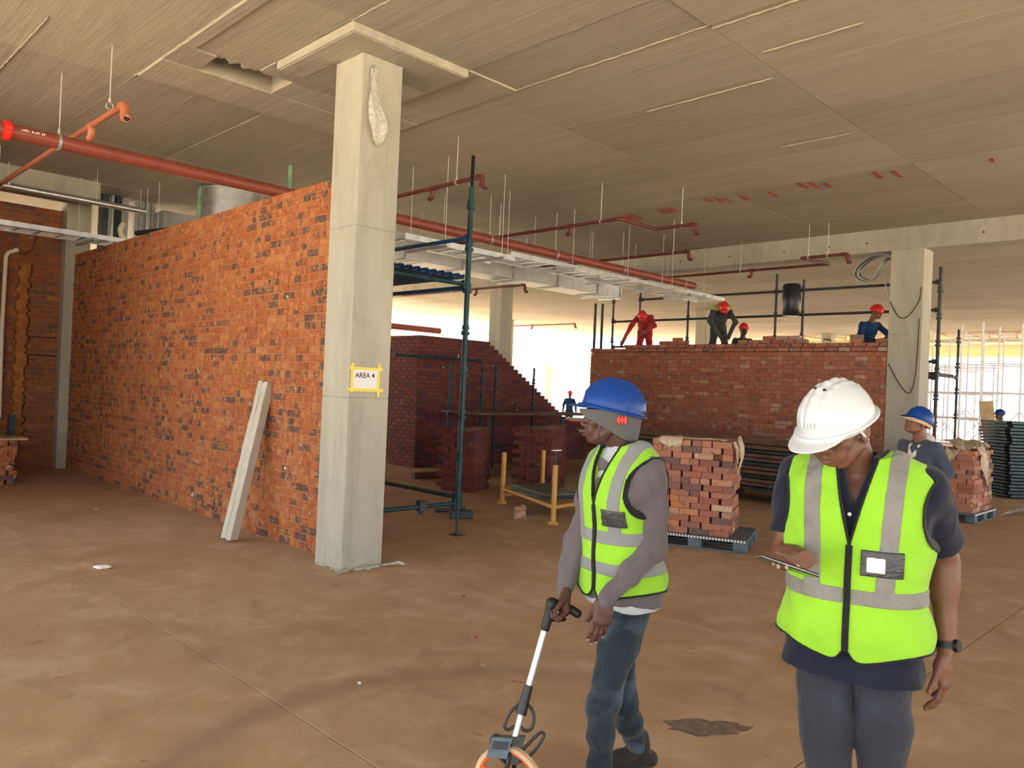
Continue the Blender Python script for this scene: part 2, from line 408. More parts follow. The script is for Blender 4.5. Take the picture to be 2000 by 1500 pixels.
# broken lip along the near side of the opening
bm = bmesh.new(); n = 22; prev = None
for k in range(n + 1):
    x = HX0 + (HX1 - HX0) * k / n; d = .03 + .07 * abs(math.sin(k * .9)) + .05 * rng.random()
    if k in (0, n): d = .01
    r = [bm.verts.new((x, HY0 - .02, Z0 - .01)), bm.verts.new((x, HY0 + d, Z0 + .0 + .02 * rng.random())), bm.verts.new((x, HY0 + d * .6, Z0 + .12)), bm.verts.new((x, HY0 - .02, Z0 + .12))]
    if prev:
        for q in range(4): bm.faces.new((prev[q], prev[(q + 1) % 4], r[(q + 1) % 4], r[q]))
    prev = r
obj('broken_edge', bm, 'rough_concrete', ceil)
# fins of grout that squeezed out between the forms
def fin(x0, y0, x1, y1, hgt=.006, wd=.005):
    hgt, wd = (.0045, .0035) if abs(x1 - x0) < .01 else (.0018, .003)
    bm = bmesh.new(); L = math.hypot(x1 - x0, y1 - y0); n = max(6, int(L / .06)); prev = None
    ux, uy = (x1 - x0) / L, (y1 - y0) / L
    for k in range(n + 1):
        t = k / n; w_ = wd * (.4 + rng.random()); h_ = hgt * (.2 + 1.2 * rng.random()) * (0 if k in (0, n) else 1)
        x, y = x0 + (x1 - x0) * t + uy * .006 * rng.uniform(-1, 1), y0 + (y1 - y0) * t + ux * .006 * rng.uniform(-1, 1)
        z = Z0 - .008
        r = [bm.verts.new((x - uy * w_, y + ux * w_, z)), bm.verts.new((x, y, z - h_ - .002)), bm.verts.new((x + uy * w_, y - ux * w_, z)), bm.verts.new((x, y, z + .01))]
        if prev:
            for q in range(4): bm.faces.new((prev[q], prev[(q + 1) % 4], r[(q + 1) % 4], r[q]))
        prev = r
    obj('grout_fin', bm, 'ceiling', ceil)
for a in [(5.78, 3.6, 5.78, 8.7), (5.85, 1.0, 5.85, 3.6, .02, .02), (2.93, 5.0, 2.93, 8.9, .02, .018), (7.15, 3.7, 7.15, 5.2), (9.2, 3.7, 9.2, 4.6), (6.55, 2.6, 6.55, 3.5, .02), (3.73, 3.6, 3.73, 5.9), (5.1, 3.6, 5.1, 5.9), (1.9, 8.0, 1.9, 11.7), (4.4, 8.9, 4.4, 11.5)]:
    fin(*a)
# red dashes sprayed on the ceiling (paint, a few tenths of a millimetre thick)
for (x, y) in [(11.0, 6.72), (11.1, 6.58), (11.2, 6.46), (11.2, 6.18), (11.25, 5.74), (11.05, 5.15), (11.12, 5.02), (11.22, 4.86), (11.1, 4.12), (11.2, 3.9), (11.25, 2.77), (11.3, 7.78), (11.3, 7.66), (11.25, 7.54), (11.35, 8.6), (11.35, 8.48), (11.3, 8.36)]:
    L = rng.uniform(.30, .42)
    if x > 11.24 and y < 3: L = .15
    bm = bmesh.new(); n = 8; prev = None
    for k in range(n + 1):
        t = k / n; w_ = .02 * (.5 + .7 * rng.random()); xx = x - L / 2 + L * t; yy = y + .02 * (t - .5)
        r = [bm.verts.new((xx, yy - w_, Z0 - .014)), bm.verts.new((xx, yy + w_, Z0 - .014)), bm.verts.new((xx, yy + w_, Z0 - .009)), bm.verts.new((xx, yy - w_, Z0 - .009))]
        if prev:
            for q in range(4): bm.faces.new((prev[q], prev[(q + 1) % 4], r[(q + 1) % 4], r[q]))
        prev = r
    obj('paint_dash', bm, 'paint_mark', ceil)

# drop panel over the near column: its own lip, two board marks
dp = empty('trim_1'); kind(dp, 'structure')
box('drop_slab', (3.74, 5.90, 4.86), (5.10, 7.26, 4.96), 'ceiling_band', dp, .006)
for (x0, y0, x1, y1) in ((3.76, 5.92, 4.3, 6.55), (4.31, 5.92, 5.08, 6.55), (3.76, 6.56, 4.02, 7.24), (4.58, 6.56, 5.08, 7.24)):
    box('board_mark', (x0, y0, 4.853), (x1, y1, 4.87), 'ceiling', dp, .003)
# small round duct hole cover beside the column head
# columns
def column(x0, y0, x1, y1, top, lab=None, mat='column', name='column'):
    t = empty(name, ((x0 + x1) / 2, (y0 + y1) / 2, 0)); kind(t, 'structure')
    bm = bmesh.new(); nseg = 3; zs = [0] + [top * (k + 1) / nseg for k in range(nseg)]
    for k in range(nseg):
        e = .0006 * (k % 2)
        hx, hy = (x1 - x0) / 2 - e, (y1 - y0) / 2 - e
        bx(bm, (-hx, -hy, zs[k]), (hx, hy, zs[k + 1]), None, .006)
    obj('shaft', bm, mat, t)
    if lab: t['label'] = lab
    return t
col1 = column(4.06, 6.21, 4.52, 6.67, 4.86, 'square grey concrete column carrying the AREA 4 notice')
col2 = column(14.69, 4.60, 15.15, 5.16, 4.55, 'grey concrete column at the near end of the unfinished brick wall')
column(14.75, 15.3, 15.2, 15.75, 4.55, 'far concrete column behind the stepped dark brick wall')
column(4.08, 15.40, 4.48, 15.85, 4.95, 'thin grey concrete column in the back left corner')
for x, y in ((14.9, -5.6), (25.5, 4.9), (25.5, 15.5), (25.5, -5.8), (36.5, 4.9), (36.5, 15.5), (36.5, -5.8), (14.9, 26), (25.5, 26), (4.3, -4.2), (4.3, 26)):
    if (x, y) in ((25.5, 4.9), (36.5, 4.9)): continue
    column(x - .23, y - .23, x + .23, y + .23, 4.95)
# mortar lump and plastic scraps at the foot of column 1
tr = empty('trim_2', (4.3, 6.4, 0)); kind(tr, 'structure')
bm = bmesh.new()
for k in range(26):
    s = rng.random(); e = rng.random()
    x, y = (-.26 + .5 * s, -.235) if e < .6 else (-.245, -.23 + .45 * s)
    q = .012 + .018 * rng.random()
    bmesh.ops.create_icosphere(bm, subdivisions=1, radius=q, matrix=Matrix.Translation((x + .02 * rng.random(), y + .02 * rng.random(), q * .3)) @ Matrix.Diagonal((1.8, 1.2, .6, 1)))
obj('mortar_crumbs', bm, 'rough_concrete', tr)
# beams
b_ = box('trim_3', (14.70, -9, 4.54), (15.12, 28, 4.96), 'beam', None, .01); kind(b_, 'structure')
b2 = box('trim_4', (-4.6, 14.35, 4.62), (4.3, 14.95, 4.96), 'beam', None, .01); kind(b2, 'structure')
b3 = box('trim_5', (44.6, -9, 4.35), (45, 28, 4.96), 'far_panel', None, .01); kind(b3, 'structure')
for y in (2.65, 3.7, 5.6, 6.3, 7.2, 8.4, 9.6):   # form-tie holes
    bm = bmesh.new(); bmesh.ops.create_cone(bm, cap_ends=True, segments=10, radius1=.016, radius2=.016, depth=.01, matrix=Matrix.Translation((14.698, y, 4.72)) @ Matrix.Rotation(math.pi / 2, 4, 'Y'))
    obj('tie_hole', bm, 'ink', b_)

# ------------------------------------------------------------------ brick walls
BL, BH, BT, J = .222, .073, .106, .012
_bricks = {}
def brick_mesh(L, mat, key=0):
    """brick with chamfered face edges, x = length, front face at y=-.0, centred"""
    k = (round(L, 3), mat, key)
    if k in _bricks: return _bricks[k]
    r = random.Random(hash((round(L * 1000), key)) & 0xffff)
    bm = bmesh.new(); c = .005
    jit = lambda a: a * r.uniform(.3, 1.6)
    f = [(-L / 2 + jit(c), -.0, -BH / 2 + jit(c)), (L / 2 - jit(c), 0, -BH / 2 + jit(c)), (L / 2 - jit(c), 0, BH / 2 - jit(c)), (-L / 2 + jit(c), 0, BH / 2 - jit(c))]
    m_ = [(-L / 2, c, -BH / 2), (L / 2, c, -BH / 2), (L / 2, c, BH / 2), (-L / 2, c, BH / 2)]
    bk = [(-L / 2, BT, -BH / 2), (L / 2, BT, -BH / 2), (L / 2, BT, BH / 2), (-L / 2, BT, BH / 2)]
    R = [[bm.verts.new(p) for p in q] for q in (f, m_, bk)]
    bm.faces.new(R[0]); bm.faces.new(R[2][::-1])
    for a, b in ((0, 1), (1, 2)):
        for i in range(4): bm.faces.new((R[a][i], R[b][i], R[b][(i + 1) % 4], R[a][(i + 1) % 4]))
    me = bpy.data.meshes.new('brick'); bm.to_mesh(me); bm.free(); me.materials.append(MATS[mat])
    _bricks[k] = me; return me
def brick_wall(name, org, rz, length, courses, bmat, mmat, label, rake=None, header_every=3, proud=.010, limit=300, irr=.004, struct=True, top=None, headmix=.0):
    """face at local y=0 looking to -y, x along the wall. rake(course) -> usable length"""
    t = empty(name, org, rz)
    if struct: kind(t, 'structure')
    t['label'] = label
    M = Matrix.Translation(org) @ Matrix.Rotation(rz, 4, 'Z')
    cam_p = Vector((0, 0, EYE)); items = []; r = random.Random(sum(map(ord, name)) + int(length * 10))
    P = BH + J
    for c in range(courses):
        Lc = rake(c) if rake else length
        head = header_every and c % header_every == 1
        x = 0.0
        if not head and c % 2: x = -.117
        while x < Lc - .02:
            h = head or r.random() < headmix
            L = (.105 if h else BL)
            x0 = max(0, x); x1 = min(x + L, Lc)
            if x1 - x0 > .05:
                items.append((M @ Vector(((x0 + x1) / 2, 0, P * c + P / 2)), (x0 + x1) / 2, P * c + P / 2, x1 - x0))
            x += L + J
    items.sort(key=lambda q: (q[0] - cam_p).length)
    st = bmesh.new(); buf = []
    for i, (wp, lx, lz, L) in enumerate(items):
        dy = -proud + r.uniform(-irr, irr); rr = r.uniform(-.012, .012); dz = r.uniform(-.002, .002)
        vis = FH.dot(wp) > 1 and abs(RT.dot(wp)) < FH.dot(wp) * .70
        if i < 10 ** 6 and vis and limit > 0:
            limit -= 1
            Lq = .222 if L > .18 else (.105 if L > .08 else .07)
            o = bpy.data.objects.new('brick', brick_mesh(Lq, bmat, r.randrange(5))); C.objects.link(o); o.parent = t
            o.location = (lx, dy, lz + dz); o.rotation_euler = (0, rr, r.uniform(-.02, .02))
            o.scale = (L / Lq, 1, 1)
        else: buf.append((lx, dy, lz + dz, L))
    if buf:
        V = []; Fc = []
        for lx, dy, lz, L in buf:
            b = len(V); c = .005; h = BH / 2; q = L / 2
            V += [(lx - q + c, dy, lz - h + c), (lx + q - c, dy, lz - h + c), (lx + q - c, dy, lz + h - c), (lx - q + c, dy, lz + h - c),
                  (lx - q, dy + c, lz - h), (lx + q, dy + c, lz - h), (lx + q, dy + c, lz + h), (lx - q, dy + c, lz + h),
                  (lx - q, BT, lz - h), (lx + q, BT, lz - h), (lx + q, BT, lz + h), (lx - q, BT, lz + h)]
            Fc.append((b, b + 1, b + 2, b + 3)); Fc.append((b + 11, b + 10, b + 9, b + 8))
            for a in (0, 4):
                for i in range(4): Fc.append((b + a + i, b + a + 4 + i, b + a + 4 + (i + 1) % 4, b + a + (i + 1) % 4))
        me = bpy.data.meshes.new('brickwork'); me.from_pydata(V, [], Fc); kind(mesh_obj('brickwork', me, t, bmat), 'stuff')
    # mortar: one strip per course so that a rake stays stepped
    bm = bmesh.new()
    if rake:
        for c in range(courses): bx(bm, (.012, .0, P * c), (rake(c) - .012, .22, P * (c + 1)))
    else: bx(bm, (.012, .0, 0), (length - .012, .22, P * courses - .004))
    obj('mortar', bm, mmat, t)
    return t
P_ = BH + J
# the long orange wall (its face looks to -X): local x runs along -Y
w1 = brick_wall('wall_left', (4.245, 15.45, 0), -math.pi / 2, 8.72, 45, 'brick_orange', 'mortar_orange', 'long orange clay brick wall between the two concrete columns', header_every=2, proud=.007, headmix=.12, irr=.005)
w2 = brick_wall('wall_back', (.5, 15.62, 0), 0, 3.59, 54, 'brick_brown', 'mortar_brown', 'brown brick wall in the back left corner with a smear of orange mortar', header_every=0, proud=.008)
w3 = brick_wall('wall_right', (14.72, 12.05, 0), -math.pi / 2, 6.88, 32, 'brick_red', 'mortar_red', 'red brick wall being built, men working along its top', header_every=4, proud=.008, headmix=.05)
shade_wall = brick_wall('wall_side', (.5, 15.8, 0), -math.pi / 2, 4.6, 57, 'brick_brown', 'mortar_brown', 'brown brick wall added outside the left edge of the view to shade the corner', header_every=0, limit=0)  # unseen wall, added to darken the back left corner
shade_wall.rotation_euler = (0, 0, math.pi / 2); shade_wall.location = (.5, 11.2, 0)
NM = 33
def rk(c):
    return 6.35 - .135 * c if c < NM else 1
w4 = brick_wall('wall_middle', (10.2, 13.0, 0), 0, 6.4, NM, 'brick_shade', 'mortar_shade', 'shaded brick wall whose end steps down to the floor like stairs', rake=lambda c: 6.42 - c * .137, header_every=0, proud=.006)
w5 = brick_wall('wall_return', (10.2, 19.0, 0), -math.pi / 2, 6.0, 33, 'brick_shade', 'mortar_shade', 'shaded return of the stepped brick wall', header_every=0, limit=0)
# top two courses of the right wall are freshly laid: set on proud of the face, with loose darker bricks
t = empty('trim_6', (14.72, 12.05, P_ * 32), -math.pi / 2); kind(t, 'structure')
for c in range(2):
    x = .9 if c == 1 else (0.0)
    x += .0 if c == 0 else .1
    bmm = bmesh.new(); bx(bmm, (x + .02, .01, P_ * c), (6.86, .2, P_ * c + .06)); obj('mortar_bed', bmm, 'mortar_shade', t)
    while x < 6.8:
        L = min(.222, 6.88 - x)
        if L > .06:
            o = bpy.data.objects.new('brick', brick_mesh(.222, 'brick_red', rng.randrange(5))); C.objects.link(o); o.parent = t
            o.location = (x + L / 2, -.02 + rng.uniform(-.012, .006), P_ * c + P_ / 2 + .004); o.rotation_euler = (0, rng.uniform(-.02, .02), rng.uniform(-.04, .04)); o.scale = (L / .222, 1, 1)
        x += .222 + .018
# orange mortar smear, chases and pier on the back wall
ms = empty('mortar_smear', (3.45, 15.60, 0)); kind(ms, 'structure')
def blob_strip(name, mat, x0, x1, z0, z1, th, parent, n=40, y=0.0):
    bm = bmesh.new(); prev = None; r = random.Random(5)
    for k in range(n + 1):
        z = z0 + (z1 - z0) * k / n; a = x0 + .045 * (r.random() < .5) + .01 * r.random(); b = x1 + .05 * (r.random() < .5) + .012 * r.random()
        if k in (0, n): b = a + .05
        row = [bm.verts.new((a, y, z))] + [bm.verts.new((a + (b - a) * q / 4, y - th * r.uniform(.5, 1.2), z)) for q in range(1, 4)] + [bm.verts.new((b, y, z))]
        if prev:
            for q in range(4): bm.faces.new((prev[q], prev[q + 1], row[q + 1], row[q]))
            bm.faces.new((prev[4], prev[0], row[0], row[4]))
        prev = row
    return obj(name, bm, mat, parent, True)
blob_strip('smear', 'mortar_smear', -.07, .13, .55, 3.60, .012, ms, n=66)
ms['label'] = 'wide vertical smear of orange mortar on the back left wall'
for z in (1.98, 2.30): box('chase', (.15, -.012, z), (.62, .0, z + .02), 'ink', ms)

# ------------------------------------------------------------------ services under the ceiling
def rod_bm(bm, x, y, z0, z1=Z0 - .01, r=.006): tube(bm, [(x, y, z0), (x, y, z1)], r, 6)
main = empty('fire_main_pipe', (2, 9.4, 4.2))
tag(main, 'thick red fire main hung under the ceiling, running over the orange brick wall', 'pipe')
def mp(*p): return [(q[0] - 2, q[1] - 9.4, q[2] - 4.2) for q in p]
pipe('pipe_run', mp((-4.5, 9.4, 4.2), (14.95, 9.4, 4.2)), .078, 'red_pipe', main, 20)
bm = bmesh.new(); ring(bm, (1.9 - 2, 0, 0), (1, 0, 0), .078, .07, .016); ring(bm, (1.9 - 2, 0, 0), (1, 0, 0), .078, .03, .026)
bx(bm, (-.13, .07, -.02), (-.07, .13, .02)); bx(bm, (-.13, -.13, -.02), (-.07, -.07, .02)); obj('coupling', bm, 'clamp_red', main)
bm = bmesh.new(); ring(bm, (12.55, 0, 0), (1, 0, 0), .078, .012, .003); obj('weld_band', bm, 'pvc_white', main)
for x in (2.38, 5.95, 8.73, 10.36, 12.34):
    bm = bmesh.new(); ring(bm, (x - 2, 0, 0), (1, 0, 0), .079, .03, .006, 24); tube(bm, [(x - 2 - .0, 0, .085), (x - 2, 0, .14)], .014, 8)
    hc = obj('hanger_ring', bm, 'galv_dull', main)
    bm = bmesh.new(); rod_bm(bm, x - 2, 0, .13, Z0 - 4.2 - .01); r_ = obj('threaded_rod', bm, 'rod', main)
# faint white mill stencil on the big pipe: short strokes
for k in range(12):
    x = 2.02 - 2 + .018 * k
    if k in (4, 9): continue
    box('stencil_mark', (x, -.0775, .012), (x + .011, -.073, .012 + .012 + .004 * (k % 3)), 'pvc_white', main)

def sprinkler(loc, pts, mat, r, outlets, rods, label, end_drop=True, z=4.35):
    t = empty('sprinkler_pipe', loc); tag(t, label, 'pipe', None)
    L = Vector(loc)
    P = [Vector((*p, z)) - L if len(p) == 2 else Vector(p) - L for p in pts]
    # smooth the corners
    out = [P[0]]
    for i in range(1, len(P) - 1):
        a = (P[i - 1] - P[i]).normalized(); b = (P[i + 1] - P[i]).normalized()
        out += [P[i] + a * .05, P[i] + (a + b) * .015, P[i] + b * .05]
    out.append(P[-1])
    pipe('pipe_run', out, r, mat, t)
    if end_drop:
        e = P[-1]; d = (P[-1] - P[-2]).normalized()
        bm = bmesh.new(); tube(bm, [e - d * .05, e, e + d * .035 + Vector((0, 0, -.012)), e + d * .05 + Vector((0, 0, -.05)), e + d * .05 + Vector((0, 0, -.12))], r * 1.35, 12)
        tube(bm, [e + d * .05 + Vector((0, 0, -.10)), e + d * .065 + Vector((.0, 0, -.14)), e + d * .12 + Vector((0, 0, -.15))], r * 1.2, 12)
        obj('elbow', bm, mat, t, True, .9)
        bm = bmesh.new(); tube(bm, [e + d * .118 + Vector((0, 0, -.15)), e + d * .122 + Vector((0, 0, -.15))], r * .95, 12); obj('open_end', bm, 'ink', t)  # open end is a black disc for the shade inside the pipe
    for (x, y) in outlets:
        o = Vector((x, y, z)) - L
        bm = bmesh.new(); ring(bm, o, (0, 1, 0), r, .09, .008, 14); tube(bm, [o, o + Vector((0, 0, -.09)), o + Vector((0, .02, -.12)), o + Vector((0, .07, -.125))], r * 1.15, 12)
        obj('outlet_tee', bm, mat, t, True, .9)
    for (x, y) in rods:
        o = Vector((x, y, z)) - L
        bm = bmesh.new(); ring(bm, o, (0, 1, 0), r, .025, .004, 16); rod_bm(bm, o.x, o.y, o.z + r, Z0 - .01 - L.z); tube(bm, [o + Vector((0, 0, r)), o + Vector((0, 0, r + .04))], .012, 6)
        obj('hanger_rod', bm, 'rod', t)
    return t
sprinkler((2.58, 9, 4.35), [(2.58, 14.3), (2.58, 8.07)], 'copper_pipe', .031, [(2.58, 9.0)], [(2.50, 8.2), (2.6, 13.2)], 'coppery sprinkler branch crossing over the thick main at far left')
sprinkler((6.4, 8, 4.35), [(6.4, 11.3), (6.4, 7.12)], 'dark_red_pipe', .027, [(6.42, 8.05)], [(6.4, 7.55)], 'dark red sprinkler branch ending at the tall green scaffold pole')
sprinkler((9.2, 8, 4.35), [(9.2, 11.3), (9.2, 7.1), (10.1, 7.08), (10.12, 6.42)], 'dark_red_pipe', .027, [(9.2, 8.05)], [(8.9 + .3, 7.45), (10.12, 6.62), (9.2, 9.65)], 'dark red sprinkler branch with a zigzag kink, in the middle of the ceiling')
sprinkler((12.0, 8, 4.35), [(12.0, 11.3), (12.0, 7.72)], 'dark_red_pipe', .027, [(12.0, 10.9)], [(12.0, 8.0), (12.0, 9.9)], 'straight dark red sprinkler branch between the kinked branch and the beam')
sprinkler((14.3, 8, 4.35), [(14.45, 11.3), (14.45, 6.15), (13.6, 6.35), (13.6, 5.55)], 'dark_red_pipe', .027, [(14.45, 7.75)], [(14.45, 8.0), (13.6, 5.85), (13.6, 6.2)], 'dark red sprinkler branch with a hairpin end close to the beam')
sprinkler((22.5, 15, 4.30), [(22.5, 24), (22.5, 19.3)], 'copper_pipe', .03, [(22.5, 21.5)], [(22.5, 20)], 'faint red sprinkler branch far beyond the stepped wall', z=4.3)
sprinkler((11.2, 12.4, 3.80), [(11.2, 15), (11.2, 11.0)], 'dark_red_pipe', .022, [(11.2, 12.4)], [(11.2, 13.2)], 'short dark sprinkler tail under the big duct', z=3.86, end_drop=True)
fp = empty('fire_main_pipe', (22, 24, 3.9)); tag(fp, 'pale red pipe end seen far away beside the near column', 'pipe')
pipe('pipe_run', [(-8, 0, 0), (-2.2, 0, 0)], .12, 'red_pipe', fp, 14)
bm = bmesh.new(); rod_bm(bm, -2.8, 0, .1, 1.038); obj('threaded_rod', bm, 'rod', fp)

# galvanised duct along Y = 11.5 beyond the wall
du = empty('air_duct', (10, 11.8, 4.05)); tag(du, 'long rectangular galvanised air duct above the stepped wall', 'duct')
xs = [-2.8, -1.4, 0, 1.4, 2.8, 4.2, 5.05]
for a, b in zip(xs, xs[1:]):
    box('duct_section', (a + .004, -.3, 0), (b - .004, .35, .46), 'duct', du, .004)
    bm = bmesh.new(); bx(bm, (a - .02, -.325, -.02), (a + .02, .375, .48)); obj('flange', bm, 'galv_dull', du)
bm = bmesh.new()
for lo, hi in (((5.05, -.32, -.02), (5.09, .37, .03)), ((5.05, -.32, .43), (5.09, .37, .48)), ((5.05, -.32, .03), (5.09, -.27, .43)), ((5.05, .32, .03), (5.09, .37, .43))): bx(bm, lo, hi)
obj('end_flange', bm, 'galv', du)
box('dark_mouth', (5.04, -.27, .03), (5.055, .32, .43), 'ink', du)  # black plate painted for the shade inside the duct
for a in (-1.4, 1.4, 4.2):
    bm = bmesh.new()
    for y in (-.36, .41): rod_bm(bm, a + .3, y, -.03, .9)
    bx(bm, (a + .28, -.42, -.045), (a + .32, .47, -.015))
    obj('duct_hanger', bm, 'rod', du)

def tray(name, x0, x1, y0, y1, z, label, struts, rung=.30, parent_lab=None):
    t = empty(name, (x0, y0, z)); tag(t, label, 'cable tray')
    for y in (0, y1 - y0):
        s = 1 if y == 0 else -1
        bm = bmesh.new(); bx(bm, (0, y - .002, 0), (x1 - x0, y + .002, .075)); bx(bm, (0, min(y, y + s * .02), 0), (x1 - x0, max(y, y + s * .02), .004)); bx(bm, (0, min(y, y + s * .012), .072), (x1 - x0, max(y, y + s * .012), .076))
        obj('side_rail', bm, 'galv', t)
    k = .12
    while k < x1 - x0:
        box('rung', (k - .02, .003, .012), (k + .02, y1 - y0 - .003, .03), 'galv', t); k += rung
    for sx in struts:
        bm = bmesh.new(); bx(bm, (sx - x0 - .02, -.18, -.045), (sx - x0 + .02, y1 - y0 + .18, -.004)); obj('support_strut', bm, 'galv_dull', t)
        for yy in (-.12, y1 - y0 + .12):
            bm = bmesh.new(); rod_bm(bm, sx - x0, yy, -.06, Z0 - z - .012, .005); obj('hanger_rod', bm, 'rod', t)
    return t
tray('cable_tray', 8.9, 15.7, 9.05, 9.75, 3.93, 'galvanised ladder cable tray running under the thick pipe towards the wall being built', [8.7, 10.3, 11.9, 13.4, 14.6])
tray('cable_tray', .75, 5.2, 13.5, 14.1, 3.86, 'galvanised ladder cable tray crossing in front of the back left wall', [2.35, 3.95, 4.9])
tray('cable_tray', 6.3, 8.4, 8.45, 9.0, 3.72, 'short bare cable tray between the near column and the green scaffold', [6.9, 8.0])
# conduit, flexible and round duct work behind the orange wall
cd = empty('conduit_pipe', (2, 13.2, 4.5)); tag(cd, 'galvanised round pipe under the ceiling at far left', 'pipe')
pipe('pipe_run', [(-1.3, .9, .07), (2.95, .9, .05)], .055, 'galv', cd, 16)
bm = bmesh.new()
for x in (.9, -.6): rod_bm(bm, x, .9, .1, .44); ring(bm, (x, .9, .10), (1, 0, 0), .055, .03, .006)
obj('pipe_hanger', bm, 'rod', cd)
rd = empty('round_duct', (5.9, 12.9, 4.1)); tag(rd, 'short shiny round duct standing up behind the orange wall top', 'duct')
bm = bmesh.new(); bmesh.ops.create_cone(bm, cap_ends=True, segments=40, radius1=.52, radius2=.52, depth=.75, matrix=Matrix.Translation((0, 0, .42))); obj('drum', bm, 'galv', rd, True, .6)
bm = bmesh.new(); ring(bm, (0, 0, .06), (0, 0, 1), .52, .03, .012, 40); ring(bm, (0, 0, .78), (0, 0, 1), .52, .03, .012, 40); obj('rim', bm, 'galv_dull', rd)
bm = bmesh.new(); bx(bm, (-.54, -.03, .05), (-.50, .03, .8)); obj('seam', bm, 'galv_dull', rd)
pl = empty('duct_plenum', (6.0, 14.9, 4.0)); tag(pl, 'grey sheet metal plenum box behind the orange wall, left of the round duct', 'duct')
box('casing', (-.55, -.25, .0), (.7, .5, .75), 'duct', pl, .005)
for x in (-.5, -.1, .3, .66): box('seam', (x - .012, -.27, .0), (x + .012, -.245, .75), 'galv', pl)
bd = empty('duct_bundle', (4.40, 15.15, 3.4)); tag(bd, 'group of narrow upright ducts beside the thin back column', 'duct')
for k, (x, mt_, wd) in enumerate(((.22, 'steel_dark', .10), (.34, 'galv', .05), (.43, 'steel_dark', .08), (.55, 'galv_dull', .12), (.75, 'galv', .07), (.85, 'galv_dull', .07), (.95, 'galv', .07), (1.05, 'galv_dull', .07))):
    box('riser', (x - wd / 2, -.05 + .02 * (k % 2), 0 if k < 4 else .55), (x + wd / 2, .2, 1.54), mt_, bd, .006)
bm = bmesh.new(); tube(bm, arc((.62, -.1, .92), (1, 0, 0), (0, 0, 1), .16, 2.2, 4.1, 8), .05, 12); obj('bent_collar', bm, 'pvc_white', bd, True, .9)
for i, (x, y, z0, z1) in enumerate(((5.0, 12.0, 3.95, 4.62), (5.75, 10.6, 4.30, 4.95))):
    o = pipe('plastic_pipe_stub', [(0, 0, 0), (0, 0, z1 - z0)], .035, 'green_post'); o.location = (x, y, z0)
    tag(o, ['green plastic pipe standing up behind the orange wall beside the round duct', 'short green pipe stub hanging from the ceiling above the thick pipe'][i], 'pipe')
hb = empty('black_hose', (4.9, 12.0, 3.95)); tag(hb, 'black flexible hose lying along the orange wall top', 'hose')
pipe('hose_run', [(-.5, .9, 0), (-.2, .4, .05), (.3, -.1, .10), (.8, -.7, .02), (1.2, -1.0, -.05)], .04, 'black_rubber', hb, 10)
for i, (x, y, z0) in enumerate(((4.12, 14.1, 3.95), (4.9, 13.9, 4.2), (6.5, 11.3, 3.9), (8.2, 9.95, 4.1), (9.9, 10.4, 3.9), (13.0, 8.9, 3.95), (11.2, 7.55, 4.4), (13.75, 7.35, 4.37), (12.6, 10.9, 4.0))):
    if i in (6, 7): continue
    bm = bmesh.new(); rod_bm(bm, 0, 0, 0, Z0 - .01 - z0, .005); bmesh.ops.create_cone(bm, cap_ends=True, segments=6, radius1=.016, radius2=.016, depth=.012, matrix=Matrix.Translation((0, 0, .02)))
    o = obj('threaded_rod', bm, 'rod'); o.location = (x, y, z0); tag(o, 'bare threaded rod hanging from the ceiling ' + ['above the left end of the orange wall top', 'beside the grey plenum box', 'behind the near column', 'above the green scaffold deck', 'left of the kinked sprinkler branch', 'above the right end of the ladder tray', '', 'by the concrete beam', 'over the air duct'][i], 'rod', 'bare threaded rods under the ceiling')
# white PVC pipe and conduit box by the back wall
pv = empty('drain_pipe', (3.22, 15.42, 0)); tag(pv, 'white plastic pipe running up the back wall at the left edge', 'pipe')
pipe('pipe_run', [(-.02, 0, .9), (-.04, 0, 2.4), (-.03, 0, 3.62), (0, 0, 3.70), (.12, 0, 3.76)], .032, 'pvc_white', pv, 14)
bm = bmesh.new(); ring(bm, (.12, 0, 3.76), (1, 0, .4), .03, .05, .008, 16); ring(bm, (-.04, 0, 2.2), (0, 0, 1), .032, .06, .006, 16); obj('socket', bm, 'pvc_white', pv)
pipe('black_cable', [(.13, 0, 3.75), (.25, .02, 3.70), (.36, .05, 3.80), (.42, .05, 4.05), (.45, .0, 4.3)], .008, 'black_rubber', pv, 6)
pr_ = box('steel_post', (0, 0, 0), (.10, .08, .95), 'steel_dark'); pr_.location = (3.33, 15.35, .35); tag(pr_, 'dark steel post against the back left wall behind the brick stack', 'post')
bpy.data.objects[pr_.name].location.z = 0

ORD = ['topmost', 'second', 'third', 'fourth', 'fifth', 'sixth', 'seventh', 'eighth', 'ninth', 'tenth', 'eleventh', 'twelfth', 'thirteenth', 'fourteenth', 'fifteenth', 'sixteenth', 'seventeenth', 'eighteenth', 'nineteenth', 'twentieth', 'twenty-first', 'twenty-second', 'twenty-third']
